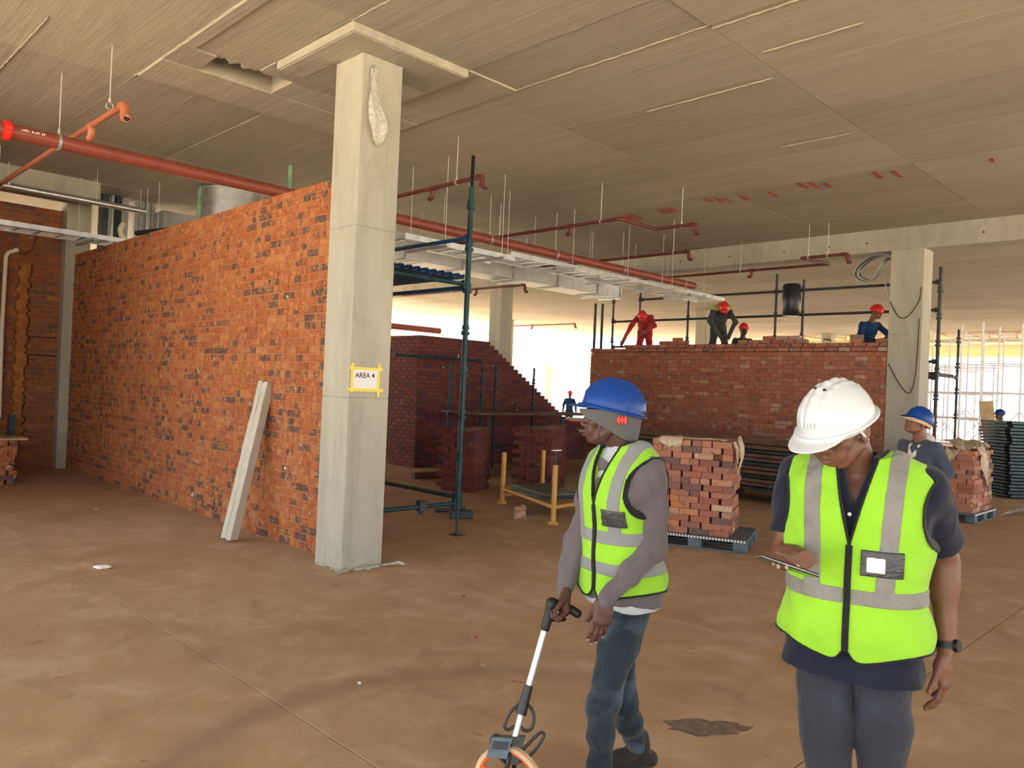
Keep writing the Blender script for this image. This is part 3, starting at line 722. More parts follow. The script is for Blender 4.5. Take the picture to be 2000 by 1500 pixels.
# ------------------------------------------------------------------ scaffolding
def standard(parent, x, y, z0, z1, mat, r=.0242, nodes=True, base=False, off=0.0, first=.35):
    s = empty('standard', (x, y, 0)); s.parent = parent
    pipe('pole', [(0, 0, z0 + (.35 if base else 0)), (0, 0, z1)], r, mat, s, 12)
    if base:
        bm = bmesh.new(); tube(bm, [(0, 0, z0 + .008), (0, 0, z0 + .5)], .017, 10); bx(bm, (-.075, -.075, z0), (.075, .075, z0 + .008))
        ring(bm, (0, 0, z0 + .33), (0, 0, 1), .018, .03, .02, 6); bx(bm, (-.11, -.012, z0 + .325), (.11, .012, z0 + .345))
        obj('base_jack', bm, 'scaffold_dark', s)
    if nodes:
        z = z0 + first + off
        while z < z1:
            bm = bmesh.new(); ring(bm, (0, 0, z), (0, 0, 1), r, .035, .022, 10); ring(bm, (0, 0, z + .07), (0, 0, 1), r, .05, .014, 10)
            bx(bm, (-.055, -.008, z - .02), (-.02, .008, z + .035)); obj('cup_joint', bm, mat, s); z += .5
    return s
def ledger(parent, a, b, mat, r=.0242, name='ledger'):
    bm = bmesh.new(); a, b = Vector(a), Vector(b); tube(bm, [a, b], r, 10)
    d = (b - a).normalized()
    for p, q in ((a, 1), (b, -1)):
        c = p + d * .03 * q
        bx(bm, (c.x - .022, c.y - .022, c.z - .045), (c.x + .022, c.y + .022, c.z + .045))
    return obj(name, bm, mat, parent)
sc = empty('scaffold', (6.14, 6.96, 0)); tag(sc, 'green scaffold tower just right of the near concrete column, with a ribbed blue steel deck', 'scaffold')
standard(sc, 0, 0, 0, 4.15, 'scaffold_green', .032, base=True, first=.40)
standard(sc, 0, 2.45, 0, 3.7, 'scaffold_green', .03, base=True, first=.40)
standard(sc, -1.35, 0, 0, 3.7, 'scaffold_green', .03, base=True, first=.40)
pipe('spigot', [(.0, 0, 4.1), (.005, 0, 4.52)], .022, 'metal_dark', sc, 10)
for z in (.45, 2.95, 3.54): ledger(sc, (0, .03, z), (0, 2.42, z), 'scaffold_green' if z < 1 else 'scaffold_blue', .026)
for z in (.38, 2.98): ledger(sc, (-.03, 0, z), (-1.32, 0, z), 'scaffold_green', .026)
bm = bmesh.new(); tube(bm, [(-.55, .0, .36), (-.55, .0, .30)], .03, 8); bx(bm, (-.60, -.04, .33), (-.50, .04, .45)); obj('coupler', bm, 'scaffold_dark', sc)
# ribbed steel deck
bm = bmesh.new(); n = 11; w_ = 1.30 / n; prof = []
for k in range(n):
    x = -1.32 + k * w_
    prof += [(x, .0), (x + w_ * .30, .0), (x + w_ * .42, -.05), (x + w_ * .88, -.05)]
prof.append((-.02, 0))
for y0, y1 in ((.03, 2.44),):
    a = [bm.verts.new((p[0], y0, 3.10 + p[1])) for p in prof]; b = [bm.verts.new((p[0], y1, 3.10 + p[1])) for p in prof]
    a2 = [bm.verts.new((p[0], y0, 3.106 + p[1])) for p in prof]; b2_ = [bm.verts.new((p[0], y1, 3.106 + p[1])) for p in prof]
    for k in range(len(prof) - 1):
        bm.faces.new((a[k], b[k], b[k + 1], a[k + 1])); bm.faces.new((a2[k], a2[k + 1], b2_[k + 1], b2_[k])); bm.faces.new((a[k], a[k + 1], a2[k + 1], a2[k]))
obj('ribbed_deck', bm, 'scaffold_blue', sc)
sp = pipe('loose_tube', [(0, 0, .03), (.42, -.14, .03)], .028, 'scaffold_dark'); sp.location = (6.95, 8.35, 0); tag(sp, 'short dark tube lying on the floor behind the green scaffold pole', 'tube')
o = box('loose_block', (0, 0, 0), (.30, .12, .11), 'steel_dark', None, .01); o.location = (6.8, 7.85, 0); o.rotation_euler = (0, 0, -.6); tag(o, 'dark block lying on the floor by the green scaffold pole', 'block')
# trestle row in front of the stepped wall
s2 = empty('scaffold', (10.2, 12.0, 0)); tag(s2, 'low green scaffold with boards against the stepped dark wall', 'scaffold')
for (x, y) in ((.25, .25), (1.15, .25), (1.55, .25), (2.75, .25), (.25, -.95), (2.4, -.95)):
    standard(s2, x, y, 0, 2.25 if y > 0 else 1.2, 'scaffold_green', .024, first=.4)
ledger(s2, (-1.2, .25, 2.32), (1.1, .25, 2.32), 'scaffold_green'); ledger(s2, (.2, .25, 1.2), (3.4, .25, 1.2), 'scaffold_green'); ledger(s2, (.2, .25, .5), (2.8, .25, .5), 'scaffold_green')
for k in range(3): box('board', (.0, -.9 + .38 * k, 1.22), (3.9, -.56 + .38 * k, 1.26), 'dark_timber', s2, .004)
# long low timber lying at the wall foot and scrap around
o = box('timber_beam', (0, 0, 0), (2.6, .14, .12), 'dark_timber', None, .01); o.location = (9.0, 11.45, 0); o.rotation_euler = (0, 0, -.12); tag(o, 'dark timber beam lying on the floor before the stepped wall', 'timber')
# scaffold behind the right wall
s3 = empty('scaffold', (15.75, 8.5, 0)); tag(s3, 'dark scaffold behind the red brick wall on which the bricklayers stand', 'scaffold')
for (y, z1) in ((3.72, 4.10), (2.9, 4.35), (1.52, 4.2), (-.65, 4.46), (-1.25, 4.30)):
    standard(s3, 0, y, 0, z1, 'scaffold_dark', .026, first=.55)
for (y, z1) in ((3.72, 3.2), (1.52, 3.4), (-.65, 3.3), (-3.86, 3.3)): standard(s3, 1.25, y, 0, z1, 'scaffold_dark', .024, first=.55)
standard(s3, 0, -3.86, 0, 4.36, 'scaffold_dark', .032, first=.40)
for y0, y1, z in ((-3.83, 2.85, 4.08), (-3.83, 3.70, 3.56), (1.5, 3.7, 2.92), (-3.83, 3.7, 2.3), (-3.83, -3.2, 2.6), (-3.83, -3.2, 1.05)):
    ledger(s3, (0, y1, z), (0, y0, z), 'scaffold_dark', .028)
for y in (3.72, 1.52, -.65, -3.86): ledger(s3, (.03, y, 2.35), (1.22, y, 2.35), 'scaffold_dark')
for k in range(5): box('deck_board', (.06 + .24 * k, -3.8, 2.37), (.28 + .24 * k, 3.7, 2.41), 'dark_timber', s3, .003)
# two bare pale poles by the wall end
for i, (y, x) in enumerate(((4.28, 15.72), (4.16, 15.86))):
    o = pipe('steel_pole', [(0, 0, 0), (0, 0, 4.05)], .035, 'scaffold_dark', None, 12); o.location = (x, y + 8.5, 0)
    tag(o, ['left one of two bare poles at the far end of the red wall', 'right one of two bare poles at the far end of the red wall'][i], 'pole')
# curved black drum hung on the scaffold
bm = bmesh.new(); A = arc((0, 0, 0), (1, 0, 0), (0, 1, 0), .19, 0, 2 * math.pi, 28)[:-1]
P2 = [(-.33, .80), (-.30, .94), (0, 1.0), (.30, .94), (.33, .80)]
R = [[bm.verts.new((p.x * s, p.y * s, z)) for p in A] for z, s in P2]
for a, b in zip(R, R[1:]):
    for k in range(28): bm.faces.new((a[k], a[(k + 1) % 28], b[(k + 1) % 28], b[k]))
bm.faces.new(R[0][::-1]); bm.faces.new(R[-1])
o = obj('black_drum', bm, 'black_plastic', None, True, .9); o.location = (15.565, 7.42, 3.86); tag(o, 'black plastic drum hung on the scaffold above the red brick wall', 'drum')
# flat cable loop and hanging wires on column 2
def ribbon(name, pts, wv, th, mat, parent=None):
    bm = bmesh.new(); pts = [Vector(p) for p in pts]; wv = Vector(wv); prev = None
    for i, p in enumerate(pts):
        t_ = (pts[min(i + 1, len(pts) - 1)] - pts[max(i - 1, 0)]).normalized(); nrm = t_.cross(wv).normalized() * th
        r = [bm.verts.new(q) for q in (p - wv / 2 - nrm, p + wv / 2 - nrm, p + wv / 2 + nrm, p - wv / 2 + nrm)]
        if prev:
            for k in range(4): bm.faces.new((prev[k], prev[(k + 1) % 4], r[(k + 1) % 4], r[k]))
        prev = r
    return obj(name, bm, mat, parent, False)
def catmull(P, n=8):
    P = [Vector(p) for p in P]; out = []
    for i in range(len(P) - 1):
        p0, p1, p2, p3 = P[max(i - 1, 0)], P[i], P[i + 1], P[min(i + 2, len(P) - 1)]
        for k in range(n):
            t = k / n; out.append(.5 * ((2 * p1) + (p2 - p0) * t + (2 * p0 - 5 * p1 + 4 * p2 - p3) * t * t + (3 * p1 - p0 - 3 * p2 + p3) * t ** 3))
    out.append(P[-1]); return out
lp = empty('cable_loop', (14.9, 5.16, 4.4)); tag(lp, 'loop of flat grey cables sticking out of the column beside the brick wall', 'cable')
K = [(0, 0, -.02), (0, .14, .10), (0, .40, .10), (0, .66, -.08), (0, .70, -.26), (0, .52, -.38), (0, .38, -.34), (0, .27, -.16), (0, .15, .04), (0, .0, .06)]
for k, (dx, mt_) in enumerate(((-.06, 'galv_dull'), (-.02, 'steel_dark'), (.02, 'galv_dull'), (.06, 'steel_dark'))):
    q = [(p[0], p[1] * (1 - .03 * k), p[2] * (1 - .05 * k)) for p in K]; ribbon('flat_cable', [Vector((dx, 0, 0)) + v for v in catmull(q, 8)], (.035, 0, .0), .006, mt_, lp)
for nm, P in (('column_cable', [(5.14, 3.62), (4.99, 3.35), (4.84, 3.34), (4.66, 3.60), (4.63, 3.85)]), ('column_cable', [(5.13, 2.5), (4.95, 2.18), (4.81, 2.0), (4.72, 2.03), (4.66, 2.4), (4.64, 3.3)])):
    o = pipe(nm, [(0, p[0] - 5, p[1]) for p in catmull([(a, b, 0) for a, b in P], 6)], .008, 'black_rubber', None, 6); o.location = (14.675, 5, 0)
    tag(o, 'thin dark cable sagging across the upper face of the far right column' if P[0][1] > 3 else 'thin dark cable hanging in a long loop low on the right column', 'cable')
o = pipe('wire_tails', catmull([(0, 0, .0), (-.0, .12, -.1), (-.0, .1, -.3), (-.0, .04, -.5), (0, .06, -.65)], 6), .008, 'galv_dull', None, 6); o.location = (14.9, 5.2, 4.2); tag(o, 'thin wire ends dangling left of the far right column', 'cable')

# far scaffolds, daylight glare painted in by their pale colour
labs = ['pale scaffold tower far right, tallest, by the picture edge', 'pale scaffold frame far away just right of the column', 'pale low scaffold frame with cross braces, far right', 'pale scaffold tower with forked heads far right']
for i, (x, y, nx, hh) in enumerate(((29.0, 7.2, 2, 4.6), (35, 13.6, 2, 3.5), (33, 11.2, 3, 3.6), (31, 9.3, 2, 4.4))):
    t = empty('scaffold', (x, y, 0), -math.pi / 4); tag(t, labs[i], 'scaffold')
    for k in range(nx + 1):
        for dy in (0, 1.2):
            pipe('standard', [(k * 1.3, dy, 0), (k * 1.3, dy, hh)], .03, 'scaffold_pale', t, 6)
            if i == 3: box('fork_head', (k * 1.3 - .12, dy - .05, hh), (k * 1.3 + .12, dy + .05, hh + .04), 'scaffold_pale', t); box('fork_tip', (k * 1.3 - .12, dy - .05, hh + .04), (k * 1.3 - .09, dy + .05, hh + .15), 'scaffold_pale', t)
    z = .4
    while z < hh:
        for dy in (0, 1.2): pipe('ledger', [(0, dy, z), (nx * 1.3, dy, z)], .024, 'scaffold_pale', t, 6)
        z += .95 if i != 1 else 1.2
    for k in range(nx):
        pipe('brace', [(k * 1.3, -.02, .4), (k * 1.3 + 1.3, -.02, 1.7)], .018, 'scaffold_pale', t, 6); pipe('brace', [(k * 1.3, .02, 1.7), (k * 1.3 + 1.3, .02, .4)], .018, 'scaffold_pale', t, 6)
o = box('plywood_sheet', (0, 0, 0), (.45, .03, 2.0), 'timber'); o.location = at(1930, 855, 24).xy.to_3d(); o.rotation_euler = (-.12, -.08, -.7); tag(o, 'narrow plywood sheet leaning on the pale far scaffold', 'board')
# timber joists at the slab edge
je = empty('edge_formwork', (38, 8, 4.35)); tag(je, 'row of timber joists under the far slab edge', 'formwork')
for k in range(14): box('joist', (-.6, -4 + k * 1.0, .35), (3.2, -3.9 + k * 1.0, .58), 'far_panel', je)
box('bearer', (-.6, -4.2, .22), (-.48, 9.3, .36), 'far_panel', je)

# far fascia beyond the stepped wall
fb = empty('far_building', (20, 34, 0)); tag(fb, 'sunlit pale yellow parapet of a building far beyond the stepped wall', 'building')
for k in range(12): box('parapet_panel', (k * 2.2 - 6, 0, 3.3), (k * 2.2 - 3.85, .2, 4.35), 'far_panel', fb, .01)
for k in range(5): box('pier', (k * 6.0 - 6, .3, 0), (k * 6.0 - 5.5, .9, 3.4), 'apron', fb, .01)
bm = bmesh.new(); bx(bm, (-6, .25, 3.2), (22, 8, 3.4)); obj('deck', bm, 'apron', fb)

# ------------------------------------------------------------------ brick packs
def pallet(loc, rz, L, D, label):
    """front along local x, depth along local y"""
    t = empty('plastic_pallet', loc, rz); tag(t, label, 'pallet')
    bm = bmesh.new(); bx(bm, (0, 0, .115), (L, D, .15), None, .006); obj('deck', bm, 'grey_plastic', t)
    n = int(L / .035)
    bm = bmesh.new()
    for k in range(n): bx(bm, (k * .035 + .004, -.006, .120), (k * .035 + .022, .0, .146))
    kind(obj('lattice_edge', bm, 'pvc_white', t), 'stuff')
    for x in (0, L / 2 - .075, L - .16):
        for y in (0, D / 2 - .06, D - .12): box('foot', (x, y, 0), (x + .16, y + .13, .115), 'grey_plastic', t, .008)
    for y in (0, D / 2 - .06, D - .12): box('skid', (0, y, 0), (L, y + .12, .018), 'grey_plastic', t, .003)
    return t
def brick_cube(name, loc, rz, L, D, layers, label, mat='brick_stack', seed=1, z0=.15, jag=.012, taper=.0, missing=()):
    t = empty(name, (loc[0], loc[1], loc[2] + z0), rz); tag(t, label, 'brick stack'); r = random.Random(seed)
    bw, bl, bh = .106, .222, .073
    def put(x, y, z, rot, k=0):
        o = bpy.data.objects.new('brick', full_brick(mat, k)); C.objects.link(o); o.parent = t
        o.location = (x, y, z + bh / 2); o.rotation_euler = (0, 0, rot + r.uniform(-.03, .03))
    for c in range(layers):
        z = c * (bh + .0005); ox = r.uniform(-jag, jag); oy = r.uniform(-jag, jag); ins = taper * c
        x0, x1, y0, y1 = ins + ox, L - ins + ox, ins + oy, D - ins + oy
        # front and back rows (length along x), alternate bond; some places headers
        for side in (0, 1):
            y = y0 + bw / 2 + .0 if side == 0 else y1 - bw / 2
            x = x0 + (0 if c % 2 == 0 else .112)
            if c % 2 and side == 0: put(x0 + .05, y + .055, z, math.pi / 2, r.randrange(4))
            while x + .20 < x1:
                if r.random() < .22 and side == 0 and x + .23 < x1:
                    put(x + .053, y + .05, z, math.pi / 2, r.randrange(4)); put(x + .053 + .112, y + .05, z, math.pi / 2, r.randrange(4))
                elif side == 0 or c >= layers - 1: put(x + bl / 2, y + r.uniform(-.006, .006), z, 0, r.randrange(4))
                x += bl + r.choice([.004, .01, .022])
            if x1 - x > .09 and side == 0: put(x1 - bw / 2, y + .055, z, math.pi / 2, r.randrange(4))
        for side in (1, 0):
            x = x1 - bw / 2 if side else x0 + bw / 2
            y = y0 + bw + .01 + (bl / 2 if c % 2 else 0) + (bl / 2)
            while y + bl / 2 < y1:
                put(x + r.uniform(-.006, .006), y, z, math.pi / 2, r.randrange(4)); y += bl + r.choice([.004, .012, .02])
        if c == layers - 1:
            yy = y0 + bw * 1.6
            while yy < y1 - bw:
                xx = x0 + .23
                while xx < x1 - .23: put(xx, yy, z, 0, r.randrange(4)); xx += .235
                yy += .115
    # the packed inside of the cube
    box('packed_core', (.13 + 0, .14, 0), (L - .13, D - .13, layers * .0735 - .02), mat, t)
    return t
_fb = {}
def full_brick(mat, k):
    if (mat, k) in _fb: return _fb[(mat, k)]
    r = random.Random(k * 7 + 1); bm = bmesh.new()
    bx(bm, (-.111, -.053, -.0365), (.111, .053, .0365), None, .004)
    for v in bm.verts: v.co += Vector([r.uniform(-.0015, .0015) for _ in range(3)])
    me = bpy.data.meshes.new('brick'); bm.to_mesh(me); bm.free(); me.materials.append(MATS[mat]); _fb[(mat, k)] = me; return me
# near pack between the two men: front edge runs from (7.76,5.43) to (8.2,4.32)
ang = math.atan2(4.32 - 5.43, 8.2 - 7.76)
pallet((7.76, 5.43, 0), ang, 1.2, 1.0, 'grey plastic pallet under the brick stack between the two men in vests')
M_ = Matrix.Translation((7.76, 5.43, 0)) @ Matrix.Rotation(ang, 4, 'Z')
v = M_ @ Vector((.06, .06, 0))
brick_cube('brick_stack', v, ang, .93, .82, 15, 'stack of loose clay bricks on a grey pallet between the two men in vests', seed=3, jag=.016)
bb = empty('torn_wrapping', (v.x, v.y, .15 + 15 * .0735), ang); tag(bb, 'torn tan wrapping left on top of the brick stack between the two men', 'wrapping')
def crumple(name, pts_w, mat, parent, seed=0, jit=.02, th=.004):
    """pts_w: list of (point, width vector); a creased sheet"""
    r = random.Random(seed); bm = bmesh.new(); rows = []
    for p, wv in pts_w:
        p, wv = Vector(p), Vector(wv)
        rows.append([bm.verts.new(p + wv * (q / 6 - .5) + Vector([r.uniform(-jit, jit) for _ in range(3)])) for q in range(7)])
    for a, b in zip(rows, rows[1:]):
        for q in range(6): bm.faces.new((a[q], a[q + 1], b[q + 1], b[q]))
    bmesh.ops.subdivide_edges(bm, edges=bm.edges[:], cuts=1, use_grid_fill=True, smooth=.6)
    for v_ in bm.verts: v_.co += Vector([r.uniform(-jit, jit) * .35 for _ in range(3)])
    o = obj(name, bm, mat, parent, True)
    md = o.modifiers.new('thick', 'SOLIDIFY'); md.thickness = th
    return o
crumple('fan_scrap', [((.22, .1, .02), (.10, 0, 0)), ((.22, .0, .035), (.26, 0, 0)), ((.22, -.04, -.02), (.30, 0, 0)), ((.24, -.045, -.09), (.16, 0, 0))], 'tan_film', bb, 1, .014)
crumple('rope_scrap', [((.30, .0, .03), (0, .05, .0)), ((.50, -.01, .02), (0, .05, .0)), ((.68, .0, .02), (0, .05, 0)), ((.85, .05, .015), (0, .06, 0))], 'tan_film', bb, 2, .010)
crumple('hanging_scrap', [((.96, .30, .06), (0, .18, 0)), ((1.0, .30, -.05), (0, .22, 0)), ((1.0, .26, -.20), (0, .16, 0)), ((.98, .20, -.30), (0, .07, 0)), ((.97, .16, -.36), (0, .02, 0))], 'tan_film', bb, 3, .018)
crumple('side_scrap', [((.94, .02, .01), (0, .10, 0)), ((.965, .06, -.08), (0, .12, 0)), ((.965, .12, -.19), (0, .08, 0)), ((.96, .17, -.27), (0, .03, 0))], 'tan_film', bb, 4, .012)
# right pack behind the man with the phone
pallet((13.45, 3.35, 0), 0, 1.2, 1.0, 'grey plastic pallet at the right, carrying the far brick stack')
bs2 = brick_cube('brick_stack', (13.48, 3.40, 0), 0, 1.05, .9, 13, 'untidy stack of bricks on a pallet behind the shoulder of the man with the phone', seed=9, jag=.02)
bb2 = empty('torn_wrapping', (13.48, 3.40, .15 + 13 * .0735)); tag(bb2, 'torn tan wrapping draped over the right-hand brick stack', 'wrapping')
crumple('top_scrap', [((.15, .1, .02), (.0, .35, 0)), ((.35, .2, .14), (.05, .5, .0)), ((.55, .3, .16), (0, .5, 0)), ((.85, .2, .04), (0, .4, 0))], 'tan_film', bb2, 5, .05)
crumple('front_scrap', [((.38, .05, .10), (.25, 0, 0)), ((.40, -.04, -.05), (.26, 0, 0)), ((.40, -.05, -.25), (.22, 0, 0)), ((.50, -.05, -.42), (.12, 0, 0)), ((.58, -.05, -.55), (.05, 0, 0))], 'tan_film', bb2, 6, .03)
crumple('side_scrap', [((-.03, .3, .02), (0, .2, 0)), ((-.05, .34, -.15), (0, .14, 0)), ((-.06, .42, -.28), (0, .07, 0)), ((-.05, .6, -.33), (0, .04, 0))], 'tan_film', bb2, 7, .02)
# packs in the shade before the stepped wall
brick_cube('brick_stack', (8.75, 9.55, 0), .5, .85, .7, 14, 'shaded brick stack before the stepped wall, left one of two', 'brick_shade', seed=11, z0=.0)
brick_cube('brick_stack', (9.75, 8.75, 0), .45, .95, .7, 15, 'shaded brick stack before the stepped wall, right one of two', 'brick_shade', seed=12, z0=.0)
for i, (x, y, z, a) in enumerate(((8.70, 9.45, 14 * .0735 + .001, .5), (9.75, 8.65, 15 * .0735 + .001, .45))):
    o = box('timber_board', (-.3, .1, 0), (.9, .34, .04), 'dark_timber', None, .004); o.location = (x, y, z); o.rotation_euler = (0, 0, a)
    tag(o, ['dark board lying on the left shaded brick stack', 'dark board lying on the right shaded brick stack'][i], 'board')
# left edge stack on the floor by the back wall
brick_cube('brick_stack', (2.0, 13.5, 0), 0, 1.05, .8, 9, 'low stack of orange bricks at the left edge by the back wall', 'brick_orange', seed=21, z0=0)
o = box('timber_board', (0, 0, 0), (1.3, .5, .035), 'timber', None, .004); o.location = (1.9, 13.55, 9 * .0735 + .002); tag(o, 'board lying on the low brick stack at the left edge', 'board')
# loose bricks on the wall being built
zt = P_ * 34 + .004
lb = [(14.80, 7.55, 0, 1.5), (14.80, 7.30, 0, 1.6), (14.8, 7.06, 0, 1.55), (14.80, 6.80, 0, 1.5), (14.80, 7.20, 1, 1.6), (14.80, 6.94, 1, 1.5), (14.8, 7.50, 1, 1.45), (14.80, 5.75, 0, 1.6), (14.80, 5.75, 1, 1.5), (14.80, 5.28, 0, 1.6), (14.8, 8.05, 0, 1.5), (14.8, 7.8, 0, 1.6), (14.8, 10.0, 0, 1.5), (14.8, 9.75, 0, 1.6), (14.80, 9.5, 0, 1.55), (14.8, 9.65, 1, 1.5), (14.80, 11.95, -2, 1.5)]
lbn = 0
for x, y, k, a in sorted(lb, key=lambda q: (q[2], -q[1])):
    o = bpy.data.objects.new('brick', full_brick('brick_red', rng.randrange(4))); C.objects.link(o)
    o.location = (x, y, zt + .0365 + .074 * k); o.rotation_euler = (0, 0, a)
    lbn += 1; tag(o, 'loose brick on top of the red wall, ' + ('sunk at the far end' if k < 0 else ORD[(lbn - 2) if k == 0 else (lbn - 14)].replace('topmost', 'first') + ' from the left' + ('' if k == 0 else ', upper layer')), 'brick', 'loose bricks on top of the red wall')
tw = empty('trowel', (14.78, 6.2, zt + .02)); tag(tw, 'trowel left on top of the red brick wall', 'trowel')
bm = bmesh.new(); vv = [bm.verts.new(p) for p in ((0, -.06, 0), (.0, .06, 0), (0, 0, .0), (-.01, -.05, .008))]; bx(bm, (-.04, -.10, 0), (.04, .02, .006)); obj('blade', bm, 'galv', tw)
pipe('handle', [(0, .02, .006), (0, .05, .04), (0, .17, .05)], .014, 'dark_timber', tw, 8)
# long dark stack of formwork along the foot of the red wall
fs = [empty('formwork_stack', (12.3, 5.0, 0))]; tag(fs[0], 'long dark stack of formwork boards at the foot of the red wall', 'board stack')
for k in range(11):
    e = rng.uniform(-.08, .08); box('board', (-.05 + rng.uniform(-.04, .04), e, .22 + .07 * k), (1.2, 4.6 + e, .22 + .07 * k + .055), 'dark_timber' if k % 3 else 'steel_dark', fs[0], .004)
for y in (.4, 2.2, 4.1): box('bearer', (0, y, 0), (1.2, y + .12, .22), 'dark_timber', fs[0], .004)
o = box('timber_beam', (0, 0, 0), (.12, 5.2, .10), 'dark_timber', None, .006); o.location = (12.45, 5.0, .22 + .77 + .001); tag(o, 'brown timber beam on top of the dark formwork stack', 'timber')
o = box('steel_box', (0, 0, 0), (.3, .3, .28), 'steel_dark', None, .02); o.location = (12.7, 5.3, .99 + .001); tag(o, 'small dark box on the formwork stack left of the white helmet', 'box')
# pile of pale boards beyond the stepped wall
for k in range(8):
    o = box('timber_board', (-1.3, -.4, 0), (1.3 - .1 * (k % 3), .4, .09), ['timber', 'apron', 'dark_timber'][k % 3] if k != 6 else 'overall_red', None, .006)
    pz_ = at(1150, 800, 25); o.location = (pz_.x, pz_.y, k * .115); o.rotation_euler = (0, 0, -.9 + .03 * (k % 3)); tag(o, ORD[7 - k] + ' board from the top in the pale pile beyond the stepped wall', 'board', 'pale boards piled beyond the stepped wall')
# dark steel planks stacked at the right edge
base = at(1968, 968, 15.4); base.z = 0
for k in range(23):
    t = empty('steel_plank', (base.x, base.y, .03 + k * .066), -math.pi / 4 + .10 + rng.uniform(-.008, .008)); tag(t, 'dark steel plank, ' + ORD[22 - k] + ' from the top of the tall stack at the right edge', 'plank', 'dark steel planks stacked at the right edge')
    e = rng.uniform(0, .06)
    box('plank_body', (e, 0, 0), (3.0 + e, .9, .05), 'steel_dark', t, .006)
    bm = bmesh.new(); tube(bm, [(e - .09, .05, .028), (e + .05, .05, .028)], .026, 8); obj('hook', bm, 'metal_dark', t)
for y in (0.5, 2.5):
    o = box('timber_bearer', (y, 0, 0), (y + .1, .9, .03), 'dark_timber'); o.location = base; o.rotation_euler = (0, 0, -math.pi / 4 + .1); tag(o, ('left' if y < 1 else 'right') + ' thin timber bearer under the stack of dark steel planks', 'timber', 'bearers under the steel planks')
t = empty('plastic_sheet', (15.5, 3.05, 0)); tag(t, 'crumpled clear plastic sheet on the floor by the steel planks', 'plastic')
crumple('sheet', [((-.3, .3, .02), (.5, 0, 0)), ((-.1, .1, .10), (.6, .1, 0)), ((.2, -.1, .12), (.6, .1, 0)), ((.5, -.35, .02), (.5, 0, 0))], 'clear_film', t, 8, .04)
# long pipes lying on the floor beyond
for k in range(7):
    o = pipe('steel_tube', [(0, 0, .06), (9, 0, .06)], .05, 'galv_dull', None, 8); q = at(1790, 850, 20 + k * .5); o.location = (q.x, q.y, 0); o.rotation_euler = (0, 0, -.70 + .02 * (k % 3)); tag(o, 'long grey tube on the far floor beyond the column, ' + ['nearest', 'second nearest', 'third nearest', 'fourth nearest', 'fifth nearest', 'sixth nearest', 'farthest'][k], 'tube', 'long tubes lying on the far floor')
# yellow stillage with steel sheets
ys = empty('yellow_stillage', (7.72, 6.84, 0)); tag(ys, 'yellow steel stillage frame holding dark sheets, left of the man with the measuring wheel', 'stillage')
c4 = [(0, 0), (.69, 1.67), (1.0, .1), (1.69, 1.77)]
for k, (x, y) in enumerate(c4):
    bm = bmesh.new(); tube(bm, [(x, y, .03), (x, y, .78)], .036, 14)
    obj('post', bm, 'yellow_paint', ys, True, .9)
    bm = bmesh.new(); tube(bm, [(x, y, 0), (x, y, .035)], .085, 6, True, .06); obj('foot_plate', bm, 'yellow_paint', ys)
for a, b, z in ((0, 1, .22), (0, 2, .22), (1, 3, .22), (2, 3, .22), (1, 3, .12)):
    p = pipe('rail', [(*c4[a], z), (*c4[b], z)], .028, 'yellow_paint', ys, 10)
js = empty('screw_jack', (7.72, 6.84, .78)); tag(js, 'thin T-shaped screw jack standing in the yellow post', 'jack')
pipe('spindle', [(0, 0, -.02), (0, 0, .19)], .012, 'steel_dark', js, 8); box('head', (-.09, -.02, .19), (.09, .02, .2), 'galv', js)
for k in range(3):
    o = box('steel_sheet', (.0, 0, 0), (.60, 1.10, .025), 'steel_sheet' if k == 2 else 'steel_dark', None, .003); o.location = (7.96 + .01 * k, 7.28 - .01 * k, .249 + .026 * k); o.rotation_euler = (0, 0, -.39 + .02 * k)
    tag(o, 'topmost greenish steel sheet lying in the yellow stillage' if k == 2 else ['lowest dark steel sheet lying in the yellow stillage', 'middle dark steel sheet lying in the yellow stillage'][k] if k < 2 else 'dark steel sheet lying in the yellow stillage, under the topmost one', 'sheet', 'dark sheets in the yellow stillage')
bm = bmesh.new(); bmesh.ops.create_icosphere(bm, subdivisions=3, radius=.11, matrix=Matrix.Diagonal((1, .8, 1.0, 1)))
for v_ in bm.verts: v_.co *= 1 + .22 * math.sin(v_.co.x * 40 + 2) * math.cos(v_.co.z * 33) + rng.uniform(-.04, .04)
o = obj('rubble_lump', bm, 'rubble', None, False); o.location = (7.55, 7.3, .095); tag(o, 'lump of broken masonry on the floor left of the yellow post', 'rubble')
# precast lintel leaning on the orange wall
ln = empty('concrete_lintel', (3.80, 7.97, 0)); tag(ln, 'grey precast concrete lintel leaning against the orange brick wall', 'lintel')
bm = bmesh.new(); L = 1.74; prof = [(-.075, -.05), (-.015, -.05), (-.010, -.042), (.010, -.042), (.015, -.05), (.075, -.05), (.075, .05), (-.075, .05)]
rows = []
for k in range(13):
    z = L * k / 12; j = .004
    rows.append([bm.verts.new((p[0] + rng.uniform(-j, j), p[1] + rng.uniform(-j, j), z + (rng.uniform(-.012, .012) if k in (0, 12) else 0))) for p in prof])
for a, b in zip(rows, rows[1:]):
    for q in range(8): bm.faces.new((a[q], a[(q + 1) % 8], b[(q + 1) % 8], b[q]))
bm.faces.new(rows[0][::-1]); bm.faces.new(rows[-1])
top_ = Vector((4.175, 8.10, 1.60)); bot = Vector((3.78, 7.98, 0.0)); dz_ = (top_ - bot).normalized(); dx_ = Vector((.35, -.93, 0)).cross(dz_).normalized().cross(dz_) * -1
dx_ = (Vector((.25, -.96, 0)) - dz_ * Vector((.25, -.96, 0)).dot(dz_)).normalized(); dy_ = dz_.cross(dx_)
mm_ = Matrix((dx_, dy_, dz_)).transposed().to_4x4()
